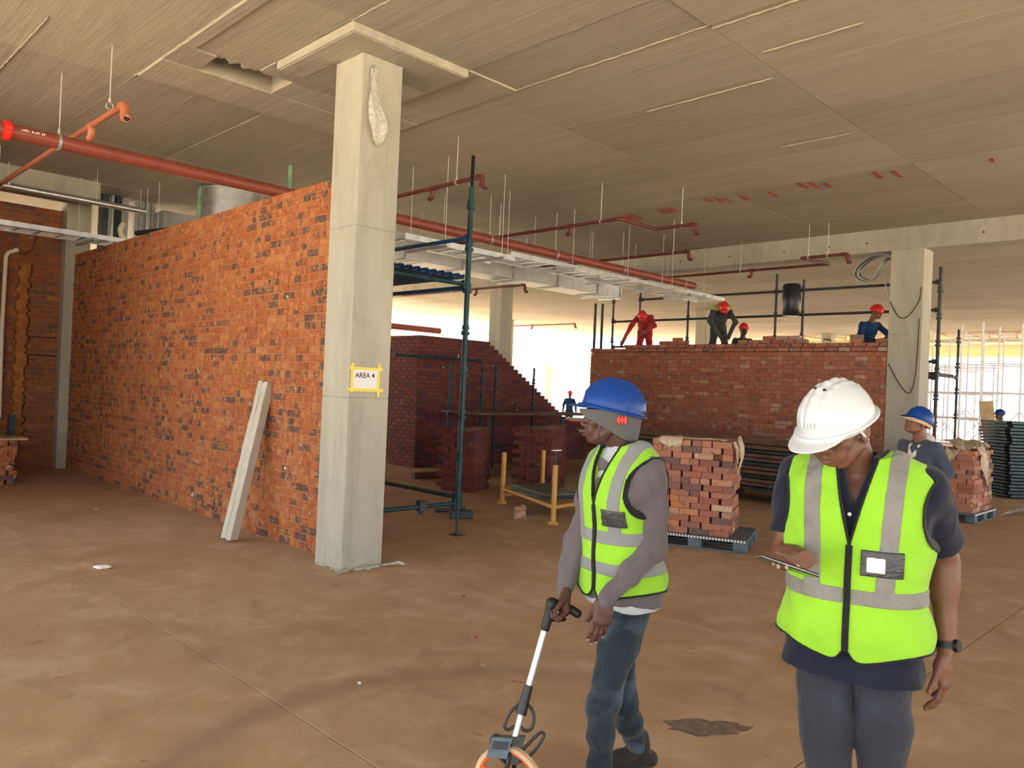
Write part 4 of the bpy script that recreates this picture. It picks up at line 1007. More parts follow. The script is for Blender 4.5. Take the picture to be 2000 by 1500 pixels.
bm.transform(mm_); o = obj('beam', bm, 'rough_concrete', ln); o.location = Vector((0, 0, .03))
# the notice on the near column (face at Y = 6.205)
nt_ = empty('notice', (4.235, 6.205, 1.80)); tag(nt_, 'white paper notice reading AREA 4, taped with yellow tape to the near column', 'notice')
box('sheet', (-.14, -.002, -.095), (.14, -.0008, .095), 'paper', nt_)
for k, (a, b) in enumerate((((-.185, .085), (.19, .112)), ((-.20, -.118), (.205, -.088)), ((-.165, -.13), (-.135, .15)), ((.135, -.165), (.165, .15)))):
    bm = bmesh.new(); n = 10; hor = (b[0] - a[0]) > (b[1] - a[1]); prev = None
    for q in range(n + 1):
        t_ = q / n; zz = -.0035 - .002 * rng.random() - (.006 if q in (0, n) else 0)
        if hor: x = a[0] + (b[0] - a[0]) * t_; r = [bm.verts.new(p) for p in ((x, zz, a[1]), (x, zz, b[1]), (x, zz + .001, b[1]), (x, zz + .001, a[1]))]
        else: z = a[1] + (b[1] - a[1]) * t_; r = [bm.verts.new(p) for p in ((a[0], zz, z), (b[0], zz, z), (b[0], zz + .001, z), (a[0], zz + .001, z))]
        if prev:
            for c_ in range(4): bm.faces.new((prev[c_], prev[(c_ + 1) % 4], r[(c_ + 1) % 4], r[c_]))
        prev = r
    obj('tape_strip', bm, 'tape', nt_)
fc = bpy.data.curves.new('lettering', 'FONT'); fc.body = 'AREA 4'; fc.size = .068; fc.extrude = .0004; fc.align_x = 'CENTER'; fc.offset = .0006
fo = bpy.data.objects.new('lettering_tmp', fc); C.objects.link(fo)
me = bpy.data.meshes.new_from_object(fo.evaluated_get(bpy.context.evaluated_depsgraph_get())); bpy.data.objects.remove(fo)
o = mesh_obj('lettering', me, nt_, None); me.materials.clear(); me.materials.append(MATS['ink'])
o.rotation_euler = (math.pi / 2, 0, 0); o.location = (-.005, -.0028, .012)
# plastic film hanging from the column head
pf = empty('plastic_film', (4.2, 6.2, 4.6)); tag(pf, 'torn sheet of clear plastic hanging from the top of the near column', 'plastic')
crumple('film', [((-.02, -.012, .16), (.03, 0, 0)), ((-.04, -.02, .08), (.06, 0, 0)), ((-.03, -.03, -.05), (.09, 0, 0)), ((-.02, -.045, -.2), (.15, 0, 0)), ((.01, -.06, -.35), (.20, 0, 0)), ((.03, -.06, -.42), (.19, 0, 0)), ((.03, -.04, -.52), (.13, 0, 0)), ((.03, -.03, -.58), (.05, 0, 0))], 'clear_film', pf, 4, .013, .002)
# film scrap and rag at the column foot
for i, (x, y, a) in enumerate(((4.02, 6.12, .3), (4.56, 6.10, -.4), (4.30, 6.14, 1.2))):
    t = empty('plastic_scrap', (x, y, 0), a); tag(t, ['twisted strip of white plastic at the left foot corner of the near column', 'crumpled bit of white plastic at the right foot corner of the near column', 'small white scrap under the middle of the near column foot'][i], 'scrap')
    crumple('scrap', [((-.08, 0, .015), (0, .03, 0)), ((0, .01, .03), (0, .05, 0)), ((.07, 0, .03), (0, .05, .02)), ((.13, 0, .012), (0, .03, 0))], 'clear_film', t, 10 + i, .01, .002)
def debris(px, py, s, mat, label, cat, seed):
    r = FW + CX * ((px - 1000) / F) + CY * ((750 - py) / F); p = Vector((0, 0, EYE)) + r * (-EYE / r.z)
    bm = bmesh.new(); rr = random.Random(seed)
    bmesh.ops.create_icosphere(bm, subdivisions=2, radius=s, matrix=Matrix.Diagonal((1, .6, .22, 1)))
    for v_ in bm.verts: v_.co *= rr.uniform(.75, 1.3)
    o = obj('debris', bm, mat); o.location = (p.x, p.y, s * .18); o.rotation_euler = (0, 0, rr.uniform(0, 3)); tag(o, label, cat)
for k, a in enumerate([(200, 1110, .07, 'paper', 'white crumpled scrap lying on the floor at the left', 'scrap'), (188, 995, .05, 'rubble', 'small pale lump on the floor before the orange wall, far left', 'scrap'),
                       (702, 1335, .018, 'paper', 'tiny white chip on the open floor left of the measuring wheel', 'chip'), (655, 1145, .03, 'brick_red', 'red brick crumb on the floor just below the near column', 'crumb'),
                       (925, 1245, .03, 'brick_red', 'red brick crumb on the floor left of the measuring wheel handle', 'crumb'), (905, 1165, .025, 'brick_red', 'small red crumb on the floor right of the near column', 'crumb'),
                       (945, 1300, .02, 'rubble', 'dark crumb on the open floor left of the measuring wheel pole', 'crumb'), (1285, 1130, .02, 'rubble', 'small crumb on the floor in front of the brick pallet', 'crumb')]):
    debris(*a, seed=k)
# worn patch where the topping has flaked off the floor
bm = bmesh.new(); n = 40; rr = random.Random(3)
n = 72; ff = lambda q: 1 + .10 * math.sin(3 * q + 1) + .08 * math.sin(7 * q + 2) + .05 * math.sin(13 * q) + .03 * rr.uniform(-1, 1)
pts = [(math.cos(q) * .22 * e, math.sin(q) * .10 * e) for q, e in ((2 * math.pi * k / n, ff(2 * math.pi * k / n)) for k in range(n))]
a = [bm.verts.new((x, y, .0015)) for x, y in pts]; b = [bm.verts.new((x, y, -.003)) for x, y in pts]
bm.faces.new(a)
for k in range(n): bm.faces.new((a[k], b[k], b[(k + 1) % n], a[(k + 1) % n]))
o = obj('flaked_patch', bm, 'floor_scar', None); o.location = (3.76, 2.17, .001); o.rotation_euler = (0, 0, -.75); kind(o, 'structure'); o['label'] = 'dark flaked patch in the floor between the two men'

# ------------------------------------------------------------------ people: distance fields meshed with surface nets
def V3(*a): return np.array(a, float)
def nrm(v): v = np.array(v, float); return v / np.linalg.norm(v)
def lerp(a, b, t): return np.array(a) * (1 - t) + np.array(b) * t
class Fld:
    def __init__(s, lo, hi, h):
        s.lo = np.array(lo, float); s.h = h
        n = np.ceil((np.array(hi) - s.lo) / h).astype(int) + 1
        s.n = n; s.ax = [s.lo[i] + h * np.arange(n[i]) for i in range(3)]
        s.f = np.full(n, .25, np.float32)
    def blk(s, lo, hi):
        i0 = np.clip(np.floor((np.array(lo) - s.lo) / s.h).astype(int), 0, s.n); i1 = np.clip(np.ceil((np.array(hi) - s.lo) / s.h).astype(int) + 1, 0, s.n)
        if (i1 <= i0).any(): return None, None
        sl = tuple(slice(a, b) for a, b in zip(i0, i1))
        return sl, (s.ax[0][sl[0]][:, None, None], s.ax[1][sl[1]][None, :, None], s.ax[2][sl[2]][None, None, :])
    def full(s): return (s.ax[0][:, None, None], s.ax[1][None, :, None], s.ax[2][None, None, :])
    def add(s, fn, lo, hi, k=.02, sub=False):
        p = k + 3 * s.h
        sl, P = s.blk(np.array(lo) - p, np.array(hi) + p)
        if sl is None: return s
        d = fn(*P).astype(np.float32); f = s.f[sl]
        if sub:
            h = np.maximum(k - np.abs(f + d), 0) / k; s.f[sl] = np.maximum(f, -d) + h * h * k * .25
        else:
            h = np.maximum(k - np.abs(f - d), 0) / k; s.f[sl] = np.minimum(f, d) - h * h * k * .25
        return s
    def cap(s, a, b, ra, rb, k=.02, sub=False):
        a = np.array(a, float); b = np.array(b, float); ab = b - a; L2 = max(ab @ ab, 1e-9)
        def fn(X, Y, Z):
            t = np.clip(((X - a[0]) * ab[0] + (Y - a[1]) * ab[1] + (Z - a[2]) * ab[2]) / L2, 0, 1)
            return np.sqrt((X - a[0] - t * ab[0]) ** 2 + (Y - a[1] - t * ab[1]) ** 2 + (Z - a[2] - t * ab[2]) ** 2) - (ra + (rb - ra) * t)
        r = max(ra, rb); return s.add(fn, np.minimum(a, b) - r, np.maximum(a, b) + r, k, sub)
    def ell(s, c, r, R=None, k=.02, sub=False):
        c = np.array(c, float); r = np.array(r, float); R = np.eye(3) if R is None else np.array(R)   # rows = axes
        def fn(X, Y, Z):
            x, y, z = X - c[0], Y - c[1], Z - c[2]
            q = [R[i][0] * x + R[i][1] * y + R[i][2] * z for i in range(3)]
            k0 = np.sqrt((q[0] / r[0]) ** 2 + (q[1] / r[1]) ** 2 + (q[2] / r[2]) ** 2); k1 = np.sqrt((q[0] / r[0] ** 2) ** 2 + (q[1] / r[1] ** 2) ** 2 + (q[2] / r[2] ** 2) ** 2)
            return k0 * (k0 - 1) / np.maximum(k1, 1e-6)
        m_ = r.max(); return s.add(fn, c - m_, c + m_, k, sub)
    def loft(s, secs, off=0.0, k=.03, e=2.4, grow=0.0):
        """secs: (z, cx, cy, a, b)"""
        S = np.array(secs, float); z = s.ax[2]; zc = np.clip(z, S[0, 0], S[-1, 0])
        u = [np.interp(zc, S[:, 0], S[:, i]) for i in range(1, 5)]
        if len(z) > 5:
            ker = np.ones(9) / 9; u = [np.convolve(np.pad(q, 4, 'edge'), ker, 'valid') for q in u]
        cx, cy, a, b = [q[None, None, :] for q in u]; a = a + off; b = b + off
        X, Y, Z = s.full()
        q = (np.abs((X - cx) / a) ** e + np.abs((Y - cy) / b) ** e) ** (1 / e)
        d = (q - 1) * np.minimum(a, b)
        d = np.maximum(d, np.maximum(Z - S[-1, 0] - off * grow, S[0, 0] - off * grow - Z)).astype(np.float32)
        h = np.maximum(k - np.abs(s.f - d), 0) / k; s.f = np.minimum(s.f, d) - h * h * k * .25
        return s
    def wrinkle(s, amp, sc=1.0, seed=0):
        X, Y, Z = s.full(); r = np.random.RandomState(seed)
        w_ = 0
        for i in range(4):
            d = nrm(r.randn(3) * V3(.8, .8, 1.2)); f = sc * (26 + 22 * i); d2 = nrm(r.randn(3)); ph = r.rand() * 6
            w_ = w_ + np.sin(f * (d[0] * X + d[1] * Y + d[2] * Z) + 2.2 * np.sin(9 * sc * (d2[0] * X + d2[1] * Y + d2[2] * Z) + ph) + ph) / (1 + .7 * i)
        s.f = (s.f + amp * w_ * .5).astype(np.float32); return s
    def copy(s, f=None):
        o = Fld.__new__(Fld); o.lo, o.h, o.n, o.ax = s.lo, s.h, s.n, s.ax; o.f = (s.f if f is None else f).astype(np.float32); return o
    def net(s):
        f = np.pad(s.f, 1, constant_values=.1); ins = f < 0
        a = ins[:-1, :-1, :-1]; cnt = np.zeros(a.shape, np.int8)
        for dx in (0, 1):
            for dy in (0, 1):
                for dz in (0, 1): cnt += ins[dx:dx + a.shape[0], dy:dy + a.shape[1], dz:dz + a.shape[2]]
        act = (cnt > 0) & (cnt < 8); I = np.argwhere(act)
        if len(I) == 0: return np.zeros((0, 3)), np.zeros((0, 4), int)
        vid = np.full(a.shape, -1, np.int64); vid[act] = np.arange(len(I))
        acc = np.zeros((len(I), 3)); n = np.zeros(len(I))
        cr = [(dx, dy, dz) for dx in (0, 1) for dy in (0, 1) for dz in (0, 1)]
        for c0 in cr:
            for ax_ in range(3):
                if c0[ax_]: continue
                c1 = list(c0); c1[ax_] = 1
                f0 = f[I[:, 0] + c0[0], I[:, 1] + c0[1], I[:, 2] + c0[2]]; f1 = f[I[:, 0] + c1[0], I[:, 1] + c1[1], I[:, 2] + c1[2]]
                mk = (f0 < 0) != (f1 < 0); t = np.where(mk, f0 / np.where(mk, f0 - f1, 1), 0)
                for q in range(3): acc[:, q] += np.where(mk, c0[q] + (t if q == ax_ else 0), 0)
                n += mk
        v = (I + acc / n[:, None] - 1) * s.h + s.lo
        Q = []
        for ax_ in range(3):
            sh = [slice(None)] * 3; sh2 = [slice(None)] * 3; sh[ax_] = slice(0, -1); sh2[ax_] = slice(1, None)
            A, B = ins[tuple(sh)], ins[tuple(sh2)]
            E_ = np.argwhere(A != B); u, w_ = (ax_ + 1) % 3, (ax_ + 2) % 3
            ok = (E_[:, u] > 0) & (E_[:, w_] > 0) & (E_[:, u] < f.shape[u] - 1) & (E_[:, w_] < f.shape[w_] - 1); E_ = E_[ok]
            fl_ = A[E_[:, 0], E_[:, 1], E_[:, 2]]
            def g_(du, dw):
                q = E_.copy(); q[:, u] -= du; q[:, w_] -= dw; return vid[q[:, 0], q[:, 1], q[:, 2]]
            q = np.stack([g_(1, 1), g_(0, 1), g_(0, 0), g_(1, 0)], 1)
            q[~fl_] = q[~fl_][:, ::-1]; Q.append(q)
        return v, np.concatenate(Q)
def fld_obj(name, flds, mat, parent, mats=None):
    """flds: list of (field, 4x4 numpy matrix or None); one mesh"""
    V = []; Q = []; o_ = 0
    for f, M in flds:
        v, q = f.net()
        if M is not None: v = v @ M[:3, :3].T + M[:3, 3]
        V.append(v); Q.append(q + o_); o_ += len(v)
    V = np.concatenate(V); Q = np.concatenate(Q)
    me = bpy.data.meshes.new(name)
    me.vertices.add(len(V)); me.vertices.foreach_set('co', V.astype(np.float32).ravel())
    me.loops.add(Q.size); me.loops.foreach_set('vertex_index', Q.astype(np.int32).ravel())
    me.polygons.add(len(Q)); me.polygons.foreach_set('loop_start', np.arange(0, Q.size, 4, dtype=np.int32))
    me.polygons.foreach_set('use_smooth', np.ones(len(Q), bool)); me.update(); me.validate()
    return mesh_obj(name, me, parent, mat)
def frame(o, x, y, z):
    M = np.eye(4); M[:3, 0] = x; M[:3, 1] = y; M[:3, 2] = z; M[:3, 3] = o; return M
def toloc(M, p): return M[:3, :3].T @ (np.array(p, float) - M[:3, 3])
def towld(M, p): return M[:3, :3] @ np.array(p, float) + M[:3, 3]

def head_field(h=.003, open_mouth=0.0, wide=1.0):
    """y forward, x to the person's right, z up; origin between the ears"""
    f = Fld((-.105, -.125, -.17), (.105, .145, .15), h); W = wide
    f.ell((0, -.018, .045), (.076 * W, .096, .082), k=.01)
    f.ell((0, .022, .02), (.066 * W, .070, .078), k=.03)
    f.ell((0, .030, -.045), (.058 * W, .058, .062), k=.03)
    f.ell((0, .036, -.080), (.044 * W, .048, .032), k=.025)
    f.ell((0, .074, -.098), (.022, .016, .016), k=.02)
    for s in (-1, 1):
        f.cap((s * .058 * W, -.005, -.055), (s * .034, .055, -.092), .018, .015, k=.025)      # jaw line
        f.ell((s * .046 * W, .062, -.022), (.022, .018, .018), k=.022)                       # cheekbone
        f.ell((s * .037, .072, -.055), (.020, .016, .022), k=.02)
        f.cap((s * .014, .086, .026), (s * .046, .072, .024), .010, .008, k=.014)            # brow
    for s in (-1, 1):
        f.ell((s * .033, .096, .003), (.021, .018, .013), k=.014, sub=True)                  # socket
    for s in (-1, 1):
        f.ell((s * .032, .071, .002), (.0175, .0165, .0150), k=.004)
        f.cap((s * .018, .083, .010), (s * .046, .076, .008), .0045, .004, k=.006)           # upper lid
        f.cap((s * .020, .083, -.008), (s * .045, .076, -.006), .0035, .003, k=.006)
    f.cap((0, .088, .014), (0, .108, -.030), .0085, .0125, k=.014)                           # nose
    for s in (-1, 1): f.ell((s * .0155, .098, -.036), (.0105, .012, .0095), k=.010)
    for s in (-1, 1): f.ell((s * .0085, .104, -.0465), (.0045, .005, .004), k=.004, sub=True)
    f.ell((0, .082, -.062), (.030, .016, .020), k=.018)                                      # muzzle
    om = open_mouth
    f.cap((-.021, .087, -.064), (0, .0985, -.0605), .0055, .0075, k=.005); f.cap((.021, .087, -.064), (0, .0985, -.0605), .0055, .0075, k=.005)
    f.cap((-.018, .087, -.075 - om), (0, .0965, -.0765 - om), .006, .0085, k=.006); f.cap((.018, .087, -.075 - om), (0, .0965, -.0765 - om), .006, .0085, k=.006)
    f.cap((-.023, .092, -.0688 - om / 2), (.023, .092, -.0688 - om / 2), .0018 + om * .4, .0018 + om * .4, k=.003, sub=True)
    f.cap((-.022, .104, -.0688), (.022, .104, -.0688), .0022, .0022, k=.003, sub=True)
    for s in (-1, 1):
        f.ell((s * .079 * W, -.010, -.004), (.009, .020, .033), R=[(.96, .28 * s, 0), (-.28 * s, .96, 0), (0, 0, 1)], k=.006)
        f.ell((s * .090 * W, -.006, .004), (.007, .011, .018), k=.005, sub=True)
        f.ell((s * .080 * W, -.002, -.030), (.007, .010, .010), k=.006)
    return f
def tilted(M, a):
    """pitch a head frame: a > 0 lowers the back"""
    c, s_ = math.cos(a), math.sin(a); T_ = np.eye(4); T_[1, 1] = c; T_[1, 2] = -s_; T_[2, 1] = s_; T_[2, 2] = c
    return M @ T_
def helmet(parent, M, mat, h=.0045, tilt=0.0, brim=1.0, white=False, lift=.0, fwd=0.0):
    M = tilted(M, tilt)
    if fwd: sh_ = np.eye(4); sh_[1, 3] = fwd; M = M @ sh_
    """hard hat in the head frame: shell with ridges, flared rim and peak"""
    def shell(off):
        f = Fld((-.15, -.185, -.03), (.15, .225, .20), h)
        f.ell((0, -.012, .040 + lift), (.108 + off, .137 + off, .120 + off), k=.005)
        return f
    f = shell(0)
    for x, r_ in ((0, .016), (-.032, .006), (.032, .006)):
        for k in range(9):
            a = .35 + 2.4 * k / 8; a2 = .35 + 2.4 * (k + 1) / 8
            p = lambda q: (x, -.012 + .129 * math.cos(q) * (1 if abs(x) < .01 else .97), .040 + lift + .115 * math.sin(q) * (1 if abs(x) < .01 else .965))
            f.cap(p(a), p(a2), r_ * .75, r_ * .75, k=.012)
    inner = shell(-max(.006, 1.8 * h)); X, Y, Z = f.full()
    cut = (.022 + lift - Z) - .0 * Y
    body = np.maximum(np.maximum(f.f, -inner.f), cut)
    # rim band and gutter
    e = np.sqrt((X / .114) ** 2 + ((Y + .012) / .143) ** 2)
    rim = np.maximum(np.abs((e - 1) * .120) - .008, np.abs(Z - (.025 + lift)) - .0045)
    # peak
    px = np.sqrt((X / .094) ** 2 + ((Y - .075) / (.105 * brim)) ** 2)
    zp = .030 + lift - .22 * np.maximum(Y - .08, 0) - 1.3 * X * X
    pk = np.maximum((px - 1) * .08, np.abs(Z - zp) - .0032); pk = np.maximum(pk, -(e - .93) * .1)
    tot = np.minimum(np.minimum(body, rim), pk)
    k = .008; hh = np.maximum(k - np.abs(np.minimum(body, pk) - rim), 0) / k
    f = f.copy(tot - hh * hh * k * .25)
    hm = fld_obj('hard_hat', [(f, M)], mat, parent)
    return hm
def hand_field(f, w, d, n, t, curl, spread=.0, thumb=(.55, .55, .35), thumb_curl=.5, sc=1.0, k=.010):
    """w wrist, d along the hand, n palm normal, t towards the thumb side"""
    d, n, t = nrm(d), nrm(n), nrm(t); w = np.array(w, float); tips = []
    R = lambda v, a: d  # unused
    kn = []
    for i, (off, L) in enumerate(((.029, .086), (.0095, .090), (-.0105, .086), (-.029, .078))):
        p = w + (t * off + d * L - n * .002 * (i in (1, 2))) * sc; kn.append(p)
        f.cap(w + t * off * .62 * sc + d * .005, p, .0145 * sc, .0122 * sc, k=.014 * sc)
    for a, b in zip(kn, kn[1:]): f.cap(w + (a - w) * .55, b, .0125 * sc, .0115 * sc, k=.012 * sc)
    f.ell(w + (d * .035 + t * .022 + n * .010) * sc, np.array((.018, .018, .018)) * sc * 1.1, k=.02 * sc)
    f.ell(w + (d * .045 - t * .022 + n * .008) * sc, np.array((.015, .015, .015)) * sc * 1.1, k=.02 * sc)
    lens = ((.044, .026, .021), (.048, .030, .022), (.045, .028, .022), (.035, .021, .019)); rad = (.0092, .0095, .0090, .0080)
    for i in range(4):
        p = kn[i]; a = 0.0; c = curl[i] if isinstance(curl[0], (tuple, list)) else curl
        sd = t * spread * (1.5 - i)
        for j in range(3):
            a += c[j]; dr = nrm(d * math.cos(a) + n * math.sin(a) + sd * math.cos(a)); q = p + dr * lens[i][j] * sc
            r0 = rad[i] * (1, .93, .85)[j] * sc; r1 = rad[i] * (.93, .85, .72)[j] * sc
            f.cap(p, q, r0, r1, k=.004 * sc); p = q
        tips.append((p, dr))
    p = w + (d * .022 + t * .030 + n * .006) * sc; dr = nrm(t * thumb[0] + d * thumb[1] + n * thumb[2])
    q = p + dr * .042 * sc; f.cap(p - dr * .012 * sc, q, .0150 * sc, .0115 * sc, k=.016 * sc)
    dr2 = nrm(dr + d * .55 * thumb_curl + n * .35 * thumb_curl); q2 = q + dr2 * .030 * sc; f.cap(q, q2, .0110 * sc, .0100 * sc, k=.004)
    dr3 = nrm(dr2 + d * .4 * thumb_curl + n * .5 * thumb_curl - t * .3 * thumb_curl); q3 = q2 + dr3 * .024 * sc; f.cap(q2, q3, .0100 * sc, .0078 * sc, k=.004)
    tips.append((q3, dr3)); return tips
def nails(parent, tips, n, sc=1.0):
    bm = bmesh.new(); n = Vector(n)
    for p, dr in tips:
        p = Vector(p); dr = Vector(dr); b = dr.cross(n); b = b.normalized() if b.length > 1e-3 else dr.orthogonal(); u = b.cross(dr).normalized()
        if u.dot(n) > 0: u = -u
        m_ = Matrix((b, dr, u)).transposed().to_4x4(); m_.translation = p + u * .0058 * sc - dr * .001
        bmesh.ops.create_icosphere(bm, subdivisions=2, radius=.0055 * sc, matrix=m_ @ Matrix.Diagonal((1, 1.25, .35, 1)))
    return obj('fingernail', bm, 'nail', parent, True)
TORSO = [(-.10, 0, 0, .150, .105), (0, 0, -.005, .168, .118), (.09, 0, .002, .150, .108), (.17, 0, .006, .150, .108), (.27, 0, .008, .165, .118), (.37, 0, .004, .178, .122), (.44, 0, -.002, .180, .115), (.495, 0, -.008, .160, .095), (.535, 0, -.012, .110, .072), (.56, 0, -.014, .070, .060)]
def torso_secs(w=1.0, d=1.0, belly=0.0):
    return [(z, cx, cy + (belly * .5 if .0 < z < .25 else 0), a * w, b * d + (belly if 0 <= z < .25 else 0)) for z, cx, cy, a, b in TORSO]
def limb(f, pts, rad, k=.03):
    for (a, b), (r0, r1) in zip(zip(pts, pts[1:]), zip(rad, rad[1:])): f.cap(a, b, r0, r1, k=k)
def bounds(pts, pad): P = np.array(pts, float); return P.min(0) - pad, P.max(0) + pad

def person_root(x, d, label, group=None):
    t = bpy.data.objects.new('person', None); C.objects.link(t); t.matrix_world = loc_frame(x, d); t.empty_display_size = .2
    tag(t, label, 'person', group); return t
def pl_(px, py, d, root):
    """the point on sight line (px, py) at depth d, in the person's own frame"""
    return np.array(root.matrix_world.inverted() @ at(px, py, d))
def place_eyes(parent, M, look=(0, 0)):
    for s in (-1, 1):
        bm = bmesh.new(); bmesh.ops.create_uvsphere(bm, u_segments=20, v_segments=14, radius=.0125, matrix=Matrix.Translation((s * .032, .0775, .002)))
        bm.transform(Matrix(M.tolist())); e = obj('eye', bm, 'eye_white', parent, True)
        bm = bmesh.new(); bmesh.ops.create_uvsphere(bm, u_segments=14, v_segments=10, radius=.0060, matrix=Matrix.Translation((s * .032 + look[0], .0850, .002 + look[1])) @ Matrix.Diagonal((1, .85, 1, 1)))
        bm.transform(Matrix(M.tolist())); i_ = obj('iris', bm, 'iris', e, True)
def brows(parent, M):
    for s in (-1, 1):
        bm = bmesh.new(); tube(bm, [(s * .013, .0935, .026), (s * .026, .0925, .031), (s * .040, .0845, .030), (s * .050, .0745, .025)], .0032, 6, True, .0018)
        bm.transform(Matrix(M.tolist())); obj('eyebrow', bm, 'hair', parent, True)
def hair_field(f, front=.055, low=-.04):
    X, Y, Z = f.full(); g_ = Fld(f.lo, f.lo + (f.n - 1) * f.h, f.h); g_.n = f.n; g_.ax = f.ax; g_.f = np.full(f.n, .25, np.float32)
    g_.ell((0, -.020, .046), (.080, .101, .087), k=.005)
    cut = np.maximum(Y - (front + .1 * np.minimum(Z - .06, 0) + .0 * X) * 1.0, (low - Z) - .0 * Y); cut = np.maximum(cut, np.minimum(Y - .0, .02 - Z))
    g_.f = np.maximum(g_.f, cut).astype(np.float32); return g_
def strip_mesh(name, secs, M, pts, wd, off, mat, parent, th=.0022): pass

def vest_parts(root, M, w, dpt, belly, hem, style, h=.0045, off=.038, top=.545, open_=.11, mat_main='vest_lime'):
    """a sleeveless vest in the torso frame (x right of the body, y front)"""
    f = Fld((-.27, -.20, hem - .04), (.27, .24, .60), h)
    f.loft(torso_secs(w, dpt, belly), off=off, k=.01, grow=0.0, e=2.3)
    # shoulders reach outwards
    for s in (-1, 1): f.cap((s * .085 * w, -.010, .500), (s * .150 * w, -.010, .478), .062 + off * .5, .050 + off * .5, k=.03)
    X, Y, Z = f.full()
    # loose hem flare + folds
    f.f = (f.f - .012 * np.clip((.14 - Z) / .2, 0, 1)).astype(np.float32)
    f.wrinkle(.0065, .9, style)
    zv = open_
    vneck = np.where(Y > -.01, np.abs(X) - np.clip((Z - zv) * .235, -.05, .085), .2) if style != 3 else X * 0 + .2
    neck = np.sqrt((X / 1.0) ** 2 + (Y + .005) ** 2) - .086
    neck = np.where(Z > .44, neck, .2)
    opening = np.minimum(vneck, neck)
    arm = (np.sqrt(((np.abs(X) - .255 * w) / .095) ** 2 + ((Z - .400) / .142) ** 2) - 1) * .095
    hemd = (hem - Z) - .02 * np.cos(X * 14) + np.where(Y > 0, .04, 0) * np.exp(-(X / .022) ** 2)
    cut = np.minimum(opening, arm)                                   # >0 = cloth
    base = np.maximum(np.maximum(f.f, -cut), hemd)
    return f, base, cut, hemd, (X, Y, Z)
def build_vest(root, M, w, dpt, belly, hem, style, bands, vx, vw, open_, vlow, pipe_w=.005, **kw):
    f, base, cut, hemd, (X, Y, Z) = vest_parts(root, M, w, dpt, belly, hem, style, open_=open_, **kw)
    vest = fld_obj('safety_vest', [(f.copy(base), M)], 'vest_lime', root)
    out = lambda d_: np.maximum(f.f - d_, f.f * -1 - .02)
    e = np.minimum(cut, -hemd)
    ins = np.maximum(-e + .001, f.f - .0035)
    # vertical strips front and back
    vs_ = np.abs(np.abs(X) - vx - np.where(Y > 0, 1, 1) * (Z - .3) * .05) - vw
    vs_ = np.maximum(vs_, vlow - Z)
    bd_ = X * 0 + .3
    for (z0, hw, sl) in bands: bd_ = np.minimum(bd_, np.abs(Z - z0 - sl * X) - hw)
    st = np.maximum(np.minimum(vs_, bd_), np.maximum(ins, -f.f - .012))
    st = np.maximum(st, np.where((np.abs(X) < .012) & (Y > 0), .01, -.1))
    fld_obj('reflective_strip', [(f.copy(st), M)], 'strip_grey' if style != 2 else 'strip_plain', vest)
    edge = np.abs(e) - pipe_w
    ed = np.maximum(np.maximum(edge, f.f - .005), -f.f - .014)
    ed2 = np.maximum(ed, 0 * ed + (Z * 0 - 1))
    fld_obj('edge_piping', [(f.copy(ed2), M)], 'piping', vest)
    # zip down the front
    zp = np.maximum(np.maximum(np.abs(X) - .0105, f.f - .0065), np.maximum(-f.f - .012, -Y)); zp = np.maximum(zp, Z - open_ - .004); zp = np.maximum(zp, hemd)
    zo = fld_obj('zip', [(f.copy(zp), M)], 'piping', vest)
    return vest, f, (X, Y, Z)
def chest_pocket(vest, f, XYZ, M, x0, x1, z0, z1, card=None):
    X, Y, Z = XYZ
    r = np.maximum(np.maximum(x0 - X, X - x1), np.maximum(z0 - Z, Z - z1)); r = np.maximum(r, -Y)
    p = fld_obj('badge_pocket', [(f.copy(np.maximum(np.maximum(r, f.f - .0075), -f.f - .01)), M)], 'window_film', vest)
    if card:
        r2 = np.maximum(np.maximum(card[0] - X, X - card[1]), np.maximum(card[2] - Z, Z - card[3])); r2 = np.maximum(r2, -Y)
        fld_obj('badge_card', [(f.copy(np.maximum(np.maximum(r2, f.f - .0105), -f.f - .01)), M)], 'paper', vest)
def shoe(f, ank, toe):
    ank = np.array(ank, float); toe = np.array(toe, float); d = toe - ank; d[2] = 0; d = nrm(d)
    z = ank[2] - .075
    heel = V3(ank[0], ank[1], z + .038) - d * .055
    f.cap(heel, heel + d * .12, .040, .042, k=.03); f.cap(heel + d * .1, heel + d * .235 + V3(0, 0, -.004), .042, .036, k=.03); f.cap(ank + V3(0, 0, .06), ank + V3(0, 0, -.03), .048, .046, k=.03)
    X, Y, Z = f.full(); f.f = np.maximum(f.f, (z - Z)).astype(np.float32)

